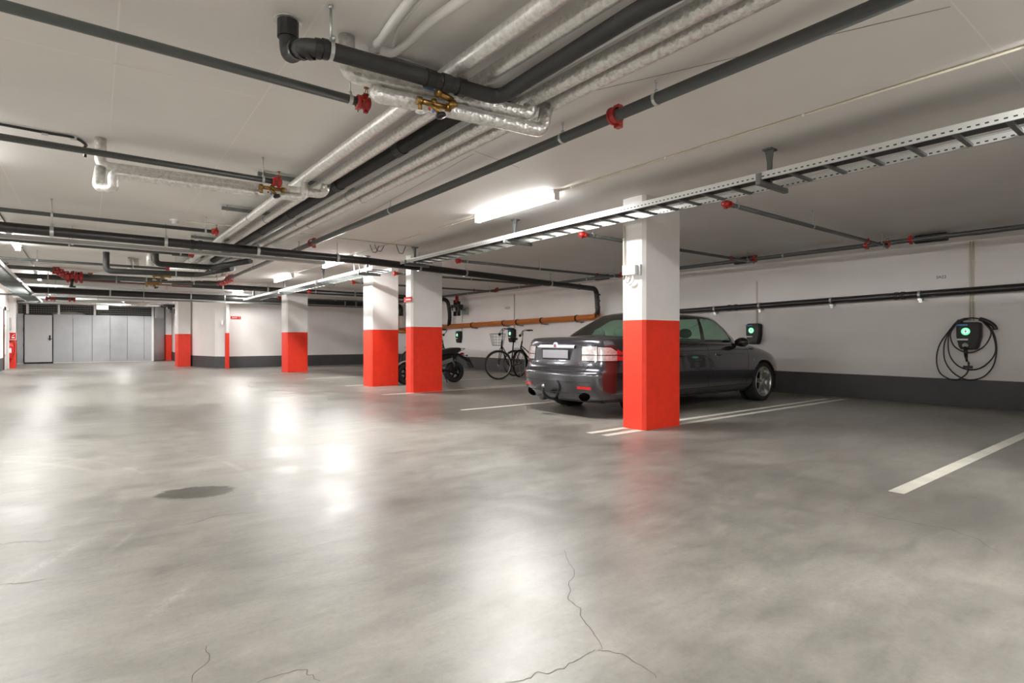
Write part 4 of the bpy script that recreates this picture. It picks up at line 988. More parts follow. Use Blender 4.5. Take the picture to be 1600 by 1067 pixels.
# ------------------------------------------------------------------ the car
def wheel_part(root, c, side, R=.332, W=.21, rimr=.25):
    """c: axle point on the outer face; side: +1/-1 = outward local y"""
    c = V(c); ax = V((0, side, 0))
    b = MB()
    b.lathe([(rimr - .01, -.19), (rimr, -.205), (R - .03, -.208), (R - .004, -.185), (R, -.15), (R, -.06), (R - .004, -.02), (R - .03, .002), (rimr + .012, -.002), (rimr, -.012), (rimr - .012, -.02)], c, ax, 48)
    w = b.build('wheel', 'tyre', root)
    b = MB(); b.lathe([(rimr, -.014), (rimr - .004, .0), (rimr - .012, -.004), (rimr - .02, -.03), (rimr - .03, -.19), (0, -.19)], c, ax, 40)
    for k in range(5):
        a = 2 * PI * k / 5 + PI / 2 + .15; d = V((math.cos(a), 0, math.sin(a))); s = V((-math.sin(a), 0, math.cos(a)))
        P = []
        for (r, hw, h0, h1) in ((.035, .036, -.05, -.018), (.12, .03, -.05, -.012), (rimr - .012, .046, -.04, -.006)):
            P += [c + d * r + s * hw + ax * h0, c + d * r - s * hw + ax * h0, c + d * r - s * hw * .7 + ax * h1, c + d * r + s * hw * .7 + ax * h1]
        b.add(P, [(0, 1, 5, 4), (1, 2, 6, 5), (2, 3, 7, 6), (3, 0, 4, 7), (4, 5, 9, 8), (5, 6, 10, 9), (6, 7, 11, 10), (7, 4, 8, 11)])
    b.lathe([(0, -.008), (.03, -.008), (.034, -.014), (.055, -.018), (.06, -.05)], c, ax, 20)
    b.build('rim', 'alloy', w)
    b = MB(); b.lathe([(0, -.16), (.2, -.16)], c, ax, 24); b.lathe([(0, -.12), (.14, -.12), (.14, -.15)], c, ax, 24); b.build('brake_disc', 'darkmet', w)
    return w
def build_car(label, loc, group=None):
    root = thing('sedan_car', label, 'car', loc)
    X = [0, .012, .05, .13, .30, .50, .75, 1.0, 1.3, 1.6, 2.0, 2.4, 2.8, 3.15, 3.5, 3.8, 4.1, 4.4, 4.65, 4.82, 4.92, 4.97, 4.98]
    Yh = [0, .32, .58, .755, .845, .868, .878, .88, .885, .885, .88, .88, .88, .88, .88, .878, .87, .845, .77, .62, .40, .2, 0]
    NI = len(X); Lc = 4.98
    def prof(i, z, ys, dr, df):
        x = X[i]; wr = max(0, 1 - x / .7) ** 1.0; wf = max(0, 1 - (Lc - x) / .9) ** 1.0
        return (x + dr * wr + df * wf, Yh[i] * ys, z)
    def lin(x, pts):
        for (a, va), (c, vc) in zip(pts[:-1], pts[1:]):
            if x <= c: return va + (vc - va) * (x - a) / (c - a)
        return pts[-1][1]
    rings = []
    spec = [(.20, .86, .16, -.16), (.24, .955, .07, -.07), (.36, .992, .025, -.01), (.46, 1.0, .0, 0), (.575, 1.0, -.015, -.005), (.61, .998, .02, -.03), (.645, .992, .08, -.06)]
    for z, ys, dr, df in spec: rings.append([prof(i, z, ys, dr, df) for i in range(NI)])
    rings.append([prof(i, lin(X[i], [(0, .86), (3.2, .80), (4.2, .74), (4.98, .69)]), .975, .095, -.12) for i in range(NI)])
    rings.append([prof(i, lin(X[i], [(0, .985), (1.5, .93), (3.2, .89), (4.2, .80), (4.98, .715)]), .95, .105, -.17) for i in range(NI)])
    belt = [prof(i, lin(X[i], [(0, 1.035), (.6, 1.03), (1.5, .968), (3.2, .93), (4.2, .835), (4.98, .735)]), .915, .135, -.22) for i in range(NI)]
    rings.append(belt)
    G0x = [.70, .71, .75, .83, .98, 1.15, 1.32, 1.68, 2.04, 2.33, 2.43, 2.74, 3.04, 3.32, 3.44, 3.56, 3.66, 3.74, 3.80, 3.84, 3.87, 3.885, 3.89]
    G0y = [0, .27, .48, .62, .69, .725, .745, .765, .775, .78, .78, .775, .765, .74, .70, .64, .57, .48, .38, .28, .19, .1, 0]
    G0z = [1.065, 1.063, 1.052, 1.03, 1.0, .985, .98, .972, .968, .963, .961, .956, .95, .946, .946, .952, .962, .972, .98, .985, .99, .992, .992]
    G1x = [1.48, 1.485, 1.50, 1.56, 1.66, 1.78, 1.90, 2.08, 2.28, 2.46, 2.52, 2.66, 2.80, 2.93, 2.98, 3.04, 3.09, 3.13, 3.16, 3.18, 3.195, 3.2, 3.205]
    G1y = [0, .22, .39, .50, .55, .57, .58, .588, .592, .594, .594, .59, .585, .57, .55, .50, .44, .37, .29, .22, .15, .08, 0]
    G1z = [1.425, 1.422, 1.412, 1.396, 1.382, 1.38, 1.382, 1.386, 1.388, 1.382, 1.382, 1.38, 1.372, 1.36, 1.362, 1.378, 1.39, 1.40, 1.405, 1.41, 1.412, 1.414, 1.415]
    G0 = list(zip(G0x, G0y, G0z)); G1 = list(zip(G1x, G1y, G1z))
    def lp(A, B, t, bz=0, by=0): return [tuple(V(a).lerp(V(c), t) + V((0, by * (1 if V(a).y > 0 else 0), bz))) for a, c in zip(A, B)]
    inner = []
    for t in (.12, .55):
        R = lp(belt, G0, t)
        inner.append([(x, y, z + (.02 if (x < 1 or x > 3.6) else .003) * (1 if t > .2 else .9)) for x, y, z in R])
    rings += inner + [G0]
    gi0 = len(rings)
    rings += [lp(G0, G1, .06), lp(G0, G1, .5, .018, .022), lp(G0, G1, .93, .004, .006), G1]
    mx = 2.35
    G2 = [(mx + (x - mx) * .80, y * .78, z + .028 + .012 * (1 - abs(x - mx))) for x, y, z in G1]
    G3 = [(mx + (x - mx) * .55, y * .45, 1.452 - .02 * abs(x - mx)) for x, y, z in G1]
    rings += [G2, G3]
    bm = bmesh.new(); VV = []
    for R in rings:
        row = []
        right = [bm.verts.new((x, -y, z)) for x, y, z in R]
        left = [right[0]] + [bm.verts.new(R[i]) for i in range(1, NI - 1)] + [right[-1]]
        VV.append((right, left))
    def mat_for(j, i):
        if gi0 <= j < gi0 + 2:
            if i < 3: return 1
            if 6 <= i < 9: return 2
            if 10 <= i < 13: return 3
            if i >= 15: return 4
            if i in (9,): return 5
        return 0
    for j in range(len(rings) - 1):
        for s in (0, 1):
            A, B = VV[j][s], VV[j + 1][s]
            for i in range(NI - 1):
                q = [A[i], A[i + 1], B[i + 1], B[i]]
                q = list(dict.fromkeys(q))
                if len(q) < 3: continue
                if s == 0: q = q
                else: q = q[::-1]
                try: f = bm.faces.new(q)
                except ValueError: continue
                m = mat_for(j, i); f.material_index = m + (10 if s and m in (2, 3) else 0)
    R_, L_ = VV[-1]
    for i in range(NI - 1):
        q = list(dict.fromkeys([R_[i], R_[i + 1], L_[i + 1], L_[i]]))
        if len(q) >= 3:
            try: bm.faces.new(q)
            except ValueError: pass
    bmesh.ops.recalc_face_normals(bm, faces=bm.faces)
    cl = bm.edges.layers.float.get('crease_edge') or bm.edges.layers.float.new('crease_edge')
    for e in bm.edges:
        if len(e.link_faces) == 2:
            a, c = (f.material_index for f in e.link_faces)
            if a != c: e[cl] = .75
    me = bpy.data.meshes.new('tmp'); bm.to_mesh(me); bm.free()
    for _ in range(16): me.materials.append(None)
    ob = bpy.data.objects.new('tmp', me); COL.objects.link(ob)
    sb = ob.modifiers.new('s', 'SUBSURF'); sb.levels = 3; sb.render_levels = 3
    ev = bpy.data.meshes.new_from_object(ob.evaluated_get(bpy.context.evaluated_depsgraph_get()))
    bpy.data.objects.remove(ob)
    bm = bmesh.new(); bm.from_mesh(ev)
    # wheel arches
    AX = [(1.03, .325), (4.0, .325)]; RA = .355
    for ax, az in AX:
        kill = [f for f in bm.faces if abs(f.calc_center_median().y) > .55 and f.material_index == 0 and (f.calc_center_median().x - ax) ** 2 + (f.calc_center_median().z - az) ** 2 < RA ** 2]
        bmesh.ops.delete(bm, geom=kill, context='FACES')
        for v in bm.verts:
            if v.is_boundary and abs(v.co.y) > .5:
                d = V((v.co.x - ax, 0, v.co.z - az)); l = d.length
                if l < RA + .06 and v.co.z > .22: v.co.x = ax + d.x / l * RA; v.co.z = az + d.z / l * RA
    bmesh.ops.remove_doubles(bm, verts=bm.verts, dist=.0004)
    bv = BVHTree.FromBMesh(bm)
    def sub(idx, name, mat, parent, label=None):
        b2 = bm.copy(); kill = [f for f in b2.faces if f.material_index not in idx]; bmesh.ops.delete(b2, geom=kill, context='FACES')
        m2 = bpy.data.meshes.new(name)
        for f in b2.faces: f.material_index = 0; f.smooth = True
        b2.to_mesh(m2); b2.free(); m2.materials.append(M[mat])
        o = bpy.data.objects.new(name, m2); COL.objects.link(o); o.parent = parent
        if label: o['label'] = label
        return o
    body = sub((0,), 'body', 'paint', root)
    sub((1,), 'rear_window', 'glass', root); sub((4,), 'windscreen', 'glass', root)
    for k in (2, 3, 12, 13): sub((k,), 'side_window', 'glass', root)
    for s in (5,): sub((5,), 'door_pillar', 'gloss', root)
    bm.free()
    # thickness for the shell edge: dark inner liner
    so = body.modifiers.new('t', 'SOLIDIFY'); so.thickness = .012; so.offset = -1
    def hit(o_, d):
        r = bv.ray_cast(V(o_), V(d).normalized()); return r[0], r[1]
    def side_pt(x, z, s, off=.001):
        p, n = hit((x, s * 2, z), (0, -s, 0))
        return V((x, p.y + s * off, z)) if p else V((x, s * .88, z))
    def rear_pt(y, z, off=.002):
        p, n = hit((-2, y, z), (1, 0, 0)); return V((p.x - off, y, z)) if p else V((0, y, z))
    def wrap_pt(ph, z, off, s):
        d = V((-math.cos(ph), s * math.sin(ph), 0)); p, n = hit(V((1.1, 0, z)) + d * 2.5, -d)
        return p + d * off if p else V((1.1, 0, z)) + d
    # underbody, wheel wells
    b = MB(); b.box((.25, -.7, .2), (4.7, .7, .26)); b.box((1.5, -.8, .2), (3.5, .8, .26)); b.build('underbody', 'dark', root)
    for ax, az in AX:
        for s in (-1, 1):
            b = MB(); n = 20; vs = []
            for i in range(n + 1):
                a = -.35 + (PI + .7) * i / n; 
                for y in (.875, .60): vs.append((ax + math.cos(a) * (RA + .004), s * y, az + math.sin(a) * (RA + .004)))
            b.add(vs, [(2 * i, 2 * i + 1, 2 * i + 3, 2 * i + 2) for i in range(n)], 0, True)
            b.add([(ax + math.cos(a) * RA, s * .60, az + math.sin(a) * RA) for a in [2 * PI * i / 20 for i in range(20)]], [tuple(range(20))])
            b.build('wheel_well', 'dark', root)
            wheel_part(root, (ax, s * .862, az), s)
    # panel gaps
    def gap(name, pts, s, mat='dark', r=.0028):
        for sg in ((s,) if s else (-1, 1)):
            P = [side_pt(x, z, sg, .0) for x, z in pts]; b = MB(); b.tube(P, r, 5); b.build(name, mat, root)
    def dense(pts, k=10): return [tuple(p)[:2] for p in spline([(x, z, 0) for x, z in pts], k)]
    gap('door_gap', dense([(3.50, .95), (3.52, .80), (3.47, .55), (3.44, .34)]), 0)
    gap('door_gap', dense([(2.40, .94), (2.42, .75), (2.42, .50), (2.38, .32)]), 0)
    gap('door_gap', dense([(1.50, .95), (1.52, .83), (1.42, .70), (1.45, .52), (1.56, .34)]), 0)
    gap('sill_gap', dense([(3.44, .33), (2.4, .31), (1.58, .33)]), 0)
    gap('shoulder_crease', dense([(.62, .86), (1.6, .835), (2.6, .815), (3.4, .80)]), 0, r=.0018)
    gap('bumper_gap', dense([(.66, .66), (.64, .60), (.66, .52)]), 0)
    for sg in (-1, 1):
        b = MB(); P = [side_pt(x, z, sg, .006) for x, z in dense([(1.30, .972), (2.0, .962), (2.6, .954), (3.3, .94)])]; b.tube(P, .007, 6); b.build('window_trim', 'gloss', root)
        for hx in (2.28, 3.28 - .75):
            pass
        for hx in (1.72, 2.68):
            p = side_pt(hx, .80, sg, .018); b = MB(); b.tube([p + V((-.09, -sg * .02, 0)), p + V((-.07, 0, .002)), p + V((.07, 0, .002)), p + V((.09, -sg * .02, 0))], .012, 8); b.build('door_handle', 'paint', root)
            b = MB(); b.ball(p + V((0, -sg * .018, -.004)), (.06, .006, .028), 12); b.build('handle_recess', 'dark', root)
            b = MB(); q = p + V((-.105, -sg * .012, 0)); b.ball(q, (.014, .008, .014), 8); b.build('lock_cap', 'alloy', root)
        p = side_pt(3.66, .70, sg, .004); b = MB(); b.ball(p, (.02, .008, .014), 10); b.build('side_repeater', 'clear', root)
        # mirror
        b = MB(); c = V((3.20, sg * .93, .985)); b.ball(c, (.085, .11, .075), 18); mr = b.build('wing_mirror', 'paint', root)
        b = MB(); b.box(c + V((-.02, -sg * .17, -.06)), c + V((.05, -sg * .05, -.02))); b.build('mirror_arm', 'gloss', mr)
        b = MB(); b.ball(c + V((-.055, 0, 0)), (.035, .095, .06), 14); b.build('mirror_glass', 'gloss', mr)
        # tail lights: patches wrapped round the corner
        def patch(name, mat, f0, f1, zt, zb, off, n=18, m=6, parent=root):
            b = MB(); vs = []
            for i in range(n + 1):
                t_ = i / n; ph = f0 + (f1 - f0) * t_
                for j in range(m + 1): vs.append(wrap_pt(ph, zb(t_) + (zt(t_) - zb(t_)) * j / m, off, sg))
            b.add(vs, [(i * (m + 1) + j, (i + 1) * (m + 1) + j, (i + 1) * (m + 1) + j + 1, i * (m + 1) + j + 1) for i in range(n) for j in range(m)], 0, True)
            return b.build(name, mat, parent)
        D = math.radians
        lo = lambda t_: .742 + .008 * t_
        hi = lambda t_: .94 - .02 * t_ if t_ < .55 else .929 - (t_ - .55) / .45 * .165
        tl = patch('tail_light', 'gloss', D(25), D(62), lambda t_: hi(t_) + .008, lambda t_: lo(t_) - .008, .003)
        patch('upper_lens', 'clear', D(26), D(31.8 + 5), lambda t_: hi(0) - .004, lambda t_: .83, .006, parent=tl)
        patch('upper_lens', 'clear', D(37.3), D(50), lambda t_: hi(.3 + t_ * .38) - .006, lambda t_: .83, .006, parent=tl)
        patch('brake_lens', 'redpl', D(50), D(56), lambda t_: .905 - .06 * t_, lambda t_: .83, .006, parent=tl)
        patch('lower_lens', 'clear', D(26), D(37), lambda t_: .818, lambda t_: .752, .006, parent=tl)
        patch('lower_lens', 'clear', D(37.3), D(50), lambda t_: .818, lambda t_: .752, .006, parent=tl)
        patch('brake_lens', 'redpl', D(50), D(60), lambda t_: .818 - .03 * t_, lambda t_: .755, .006, parent=tl)
        # bumper reflector and exhaust
        b = MB(); vs = []
        for i in range(9):
            y = sg * (.46 + .20 * i / 8)
            for z in (.385 - .006 * i / 8, .42 - .002 * i / 8): vs.append(rear_pt(y, z, .004))
        b.add(vs, [(2 * i, 2 * i + 1, 2 * i + 3, 2 * i + 2) for i in range(8)], 0, True); b.build('rear_reflector', 'redpl', root)
        b = MB(); c = V((.13, sg * .52, .265)); b.lathe([(.038, 0), (.048, 0), (.048, .2)], c, (1, 0, 0), 20); b.lathe([(0, .05), (.045, .05)], c, (1, 0, 0), 16); b.build('exhaust_tip', 'darkmet', root)
        b = MB(); b.ball(c + V((-.01, 0, .03)), (.045, .10, .07), 14); b.build('exhaust_cutout', 'void', root)  # solid black ball painting the darkness of the exhaust opening
        # headlight seen from the side
        b = MB(); vs = []
        for i in range(9):
            x = 4.45 + .32 * i / 8
            for z in (.60 + .02 * i / 8, .74 - .02 * i / 8): vs.append(side_pt(x, z, sg, .004))
        b.add(vs, [(2 * i, 2 * i + 1, 2 * i + 3, 2 * i + 2) for i in range(8)], 0, True); b.build('headlight', 'clear', root)
    # rear lines
    def rgap(name, pts, r=.003, mat='dark', off=0):
        P = [rear_pt(y, z, off) for y, z in [tuple(p)[:2] for p in spline([(y, z, 0) for y, z in pts], 8)]]; b = MB(); b.tube(P, r, 5); return b.build(name, mat, root)
    rgap('boot_gap', [(-.62, .99), (-.61, .87), (-.60, .74), (-.55, .625), (-.45, .605), (0, .603), (.45, .605), (.55, .625), (.60, .74), (.61, .87), (.62, .99)], .0035)
    rgap('bumper_crease', [(-.66, .478), (-.3, .47), (0, .468), (.3, .47), (.66, .478)], .004)
    rgap('bumper_lower_crease', [(-.5, .33), (0, .318), (.5, .33)], .005)
    def rpatch(name, mat, y0, y1, z0, z1, off, k0=1, k1=1, n=12):
        b = MB(); vs = []
        for i in range(n + 1):
            for j in range(5):
                z = z0 + (z1 - z0) * j / 4; kk = k0 + (k1 - k0) * j / 4; y = (y0 + (y1 - y0) * i / n) * kk; vs.append(rear_pt(y, z, off))
        b.add(vs, [(i * 5 + j, (i + 1) * 5 + j, (i + 1) * 5 + j + 1, i * 5 + j + 1) for i in range(n) for j in range(4)], 0, True); return b.build(name, mat, root)
    rpatch('plate_recess', 'darkmet', -.32, .32, .75, .905, .003, .86, 1.0)
    x = rear_pt(0, .8, .0).x
    b = MB(); b.box((x - .016, -.255, .772), (x - .008, .255, .885)); b.build('number_plate', 'plate', root, bevel=.003)
    b = MB(); vs = []
    for i in range(13):
        y = -.355 + .71 * i / 12
        for z, o_ in ((.905, .004), (.91, .022), (.945, .022), (.953, .004)): vs.append(rear_pt(y, z, o_))
    b.add(vs, [(i * 4 + j, (i + 1) * 4 + j, (i + 1) * 4 + j + 1, i * 4 + j + 1) for i in range(12) for j in range(3)], 0, True); b.build('boot_trim', 'silver', root)
    c = rear_pt(0, .95, .026)
    b = MB(); b.lathe([(0, .004), (.034, .003), (.038, 0), (.038, -.02)], c, (-1, 0, 0), 24); em = b.build('emblem', 'silver', root)
    b = MB(); b.lathe([(0, .0065), (.027, .0055), (.028, 0)], c, (-1, 0, 0), 20); b.build('emblem_field', 'blue', em)
    b = MB(); b.prism([(-.008 + c.y, c.z - .018), (.012, c.z - .018), (.014, c.z + .0), (.006, c.z + .018), (-.01, c.z + .016), (-.012, c.z)], c.x - .0095, c.x - .006, axis=0); b.build('emblem_figure', 'redpl', em)
    # small letters
    for y, s in ((-.47, 'TiD'), (.50, '93')):
        p = rear_pt(y, .70, .003); text_mesh('boot_lettering', s, .05, 'chrome', p, (PI / 2, 0, -PI / 2), root, .002)
    # tow bar
    b = MB(); b.tube(spline([(.22, 0, .24), (.05, 0, .22), (-.08, 0, .26), (-.13, 0, .33), (-.13, 0, .38)], 6), .019, 10); tb = b.build('tow_bar', 'darkmet', root)
    b = MB(); b.ball((-.13, 0, .405), .026, 12); b.build('tow_ball', 'chrome', tb)
    b = MB(); b.cyl((.0, .10, .245), (-.08, .10, .245), .042, 14); b.build('tow_socket', 'blackpl', tb)
    # antenna
    p, n_ = hit((1.60, 0, 3), (0, 0, -1)); b = MB(); b.prism([(-.05, 0), (.07, 0), (-.035, .055), (-.05, .055)], -.012, .012, axis=1)
    an = b.build('roof_antenna', 'blackpl', root, bevel=.004); an.location = (1.60, 0, p.z - .004)
    # interior
    b = MB(); b.box((1.1, -.68, .26), (3.6, .68, .40)); b.box((1.0, -.64, .4), (1.45, .64, .93)); b.build('cabin_floor', 'dark', root)
    b = MB(); b.prism([(3.25, .6), (3.75, .6), (3.8, .93), (3.45, .95), (3.2, .88)], -.66, .66, axis=1); b.build('dashboard', 'seat', root)
    for x, ys in ((1.52, (-.42, .0, .42)), (2.62, (-.38, .38))):
        for y in ys:
            b = MB(); w = .24 if x > 2 else .2
            b.prism([(x + .05, .42), (x + .5, .42), (x + .52, .55), (x + .1, .56), (x - .06, 1.04), (x - .16, 1.03), (x - .02, .42)], y - w, y + w, axis=1)
            st = b.build('seat', 'greyfab', root, bevel=.03, seg=3)
            b = MB(); b.ball((x - .13, y, 1.12), (.05, .12, .08), 14); b.build('headrest', 'greyfab', st)
    b = MB(); b.lathe([(.17, 0), (.185, .01), (.17, .02)], (3.2, .38, .9), (-1, 0, .4), 20); b.build('steering_wheel', 'seat', root)
    return root
CARX, CARY = 5.05, 5.70
car = build_car('dark grey metallic four door sedan parked nose to the wall behind the nearest column', (CARX, CARY, 0))

c2 = copy_tree(car); c2.location = (5.0, -.2, 0); tag(c2, 'second dark grey sedan parked in the next bay, just outside the right edge')

# ------------------------------------------------------------------ bicycle
def build_bike(label, loc, rz, steer=0.0):
    root = thing('bicycle', label, 'bicycle', loc, rz)
    R = .335; rw = V((-.54, 0, R + .015)); fw = V((.54, 0, R + .015))
    def wheel(c, name, yaw=0):
        m = Matrix.Rotation(yaw, 3, 'Z'); ax = m @ V((0, 1, 0)); fx = m @ V((1, 0, 0))
        circ = [c + fx * math.cos(a) * R + V((0, 0, math.sin(a) * R)) for a in [2 * PI * k / 40 for k in range(40)]]
        b = MB(); b.tube(circ, .024, 8, closed=True); w = b.build(name, 'tyre', root)
        circ2 = [c + (p - c) * .935 for p in circ]; b = MB(); b.tube(circ2, .010, 6, closed=True); b.build('rim', 'alloy', w)
        b = MB(); b.cyl(c - ax * .05, c + ax * .05, .018, 10)
        for k in range(24):
            a = 2 * PI * k / 24; s = (-1) ** k; b.tube([c + ax * .03 * s, c + fx * math.cos(a) * R * .93 + V((0, 0, math.sin(a) * R * .93))], .0012, 3)
        b.build('spokes', 'alloy', w)
        a = -1.9; q = c + fx * math.cos(a) * .26 + V((0, 0, math.sin(a) * .26)); b = MB(); b.ball(q, (.03, .008, .014), 8); b.build('reflector', 'orange', w)
        return w
    wheel(rw, 'wheel'); wheel(fw, 'wheel', steer)
    seat_top = V((-.22, 0, .92)); bb = V((-.1, 0, .30)); head = V((.36, 0, .95)); headb = V((.40, 0, .78))
    b = MB(); b.tube([bb, seat_top], .017, 8); b.tube(spline([headb, (.2, 0, .52), (.05, 0, .36), bb], 6), .019, 8); b.tube(spline([headb + V((-.01, 0, .05)), (.15, 0, .62), (-.02, 0, .45), (-.13, 0, .42)], 6), .014, 8)
    b.tube([headb + V((.0, 0, -.03)), head], .021, 8)
    for s in (-1, 1): b.tube([bb, rw + V((0, s * .06, 0))], .010, 6); b.tube([seat_top + V((.05, 0, -.18)), rw + V((0, s * .06, 0))], .009, 6)
    b.build('frame', 'gloss', root)
    m = Matrix.Rotation(steer, 3, 'Z')
    b = MB()
    for s in (-1, 1): b.tube([headb + V((0, s * .035, -.02)), fw + V((.0, 0, 0)) + m @ V((0, s * .05, 0))], .011, 6)
    b.build('fork', 'gloss', root)
    for c, a0, a1 in ((fw, .3, 2.5), (rw, .4, 3.4)):
        b = MB(); vs = []; n = 16
        mm = m if c is fw else Matrix.Identity(3)
        for i in range(n + 1):
            a = a0 + (a1 - a0) * i / n
            for y, rr in ((-.03, R + .028), (0, R + .038), (.03, R + .028)): vs.append(c + mm @ V((math.cos(a) * rr, y, 0)) + V((0, 0, math.sin(a) * rr)))
        b.add(vs, [(i * 3 + j, i * 3 + j + 1, i * 3 + j + 4, i * 3 + j + 3) for i in range(n) for j in range(2)], 0, True); b.build('mudguard', 'gloss', root)
    b = MB(); st = head + V((-.02, 0, .17))
    b.tube([head, st], .013, 8)
    b.tube(spline([st + m @ V((-.18, -.29, .12)), st + m @ V((-.06, -.26, .13)), st + m @ V((.04, -.12, .03)), st, st + m @ V((.04, .12, .03)), st + m @ V((-.06, .26, .13)), st + m @ V((-.18, .29, .12))], 6), .011, 8)
    hb = b.build('handlebar', 'alloy', root)
    for s in (-1, 1):
        b = MB(); b.cyl(st + m @ V((-.24, s * .295, .115)), st + m @ V((-.10, s * .275, .128)), .018, 8); b.build('grip', 'seat', hb)
    b = MB(); b.tube([st + V((0, 0, .12)), st + V((0, 0, -.02))], .012); b.ball(st + m @ V((.08, 0, -.02)), (.04, .04, .04), 10); b.build('headlamp', 'blackpl', root)
    b = MB(); b.ball(seat_top + V((-.05, 0, .07)), (.13, .085, .035), 14); b.ball(seat_top + V((.08, 0, .07)), (.09, .03, .025), 12); b.tube([seat_top, seat_top + V((0, 0, .06))], .012); b.build('saddle', 'seat', root)
    # rear rack
    b = MB()
    for s in (-1, 1): b.tube([seat_top + V((0, s * .02, -.17)), (-.78, s * .06, .745)], .006, 6); b.tube([(-.7, s * .06, .745), rw + V((0, s * .06, 0))], .005, 6)
    for i in range(4): b.tube([(-.4 - i * .12, -.06, .745), (-.4 - i * .12, .06, .745)], .004, 5)
    b.build('rear_rack', 'gloss', root)
    # basket
    b = MB(); c = fw + m @ V((.02, 0, 0)) + V((0, 0, .48))
    def loop(z, sx, sy): return [c + m @ V((sx * math.copysign(abs(math.cos(a)) ** .5, math.cos(a)), sy * math.copysign(abs(math.sin(a)) ** .5, math.sin(a)), 0)) + V((0, 0, z)) for a in [2 * PI * k / 24 for k in range(24)]]
    L = [loop(z, sx, sy) for z, sx, sy in ((0, .13, .15), (.07, .15, .17), (.14, .165, .185), (.21, .18, .20), (.28, .19, .215))]
    for i, l in enumerate(L): b.tube(l, .005 if i in (0, 4) else .0022, 5, closed=True)
    for k in range(24): b.tube([L[0][k], L[-1][k]], .002, 4)
    for k in range(-3, 4): b.tube([c + m @ V((-.1, k * .035, 0)), c + m @ V((.1, k * .035, 0))], .002, 4)
    b.build('basket', 'blackpl', root)
    # cranks
    b = MB(); b.lathe([(0, 0), (.09, 0), (.095, .004), (0, .006)], bb + V((0, -.05, 0)), (0, -1, 0), 24); b.tube([bb + V((0, -.07, 0)), bb + V((-.08, -.08, -.15))], .009, 6); b.tube([bb + V((0, .06, 0)), bb + V((.08, .08, .15))], .009, 6)
    b.tube([bb + V((0, -.055, .09)), rw + V((0, -.055, .035))], .004, 5); b.tube([bb + V((0, -.055, -.09)), rw + V((0, -.055, -.035))], .004, 5); b.build('crankset', 'alloy', root)
    b = MB(); b.box(bb + V((-.13, -.14, -.16)), bb + V((-.03, -.08, -.14))); b.box(bb + V((.03, .08, .14)), bb + V((.13, .14, .16))); b.build('pedals', 'blackpl', root)
    b = MB(); b.tube([rw + V((.1, .06, -.1)), rw + V((.2, .16, -.345))], .008, 6); b.build('kickstand', 'alloy', root)
    return root
bf = V((8.45, 11.55, 0)); br = V((9.46, 11.95, 0)); mid = (bf + br) / 2
bike = build_bike('black city bicycle with a wire front basket standing left of the car', (mid.x, mid.y, 0), math.atan2(bf.y - br.y, bf.x - br.x), steer=-.82)
bike.scale = (1, 1, 1.05)
b3 = build_bike('black bicycle mostly hidden behind the car, leaning behind the basket bicycle', (10.05, 12.0, 0), math.atan2(.61, -.79), steer=.1)
b3.scale = (1, 1, 1.03)
for c_ in list(b3.children):
    if c_.name.startswith('basket'): bpy.data.objects.remove(c_)

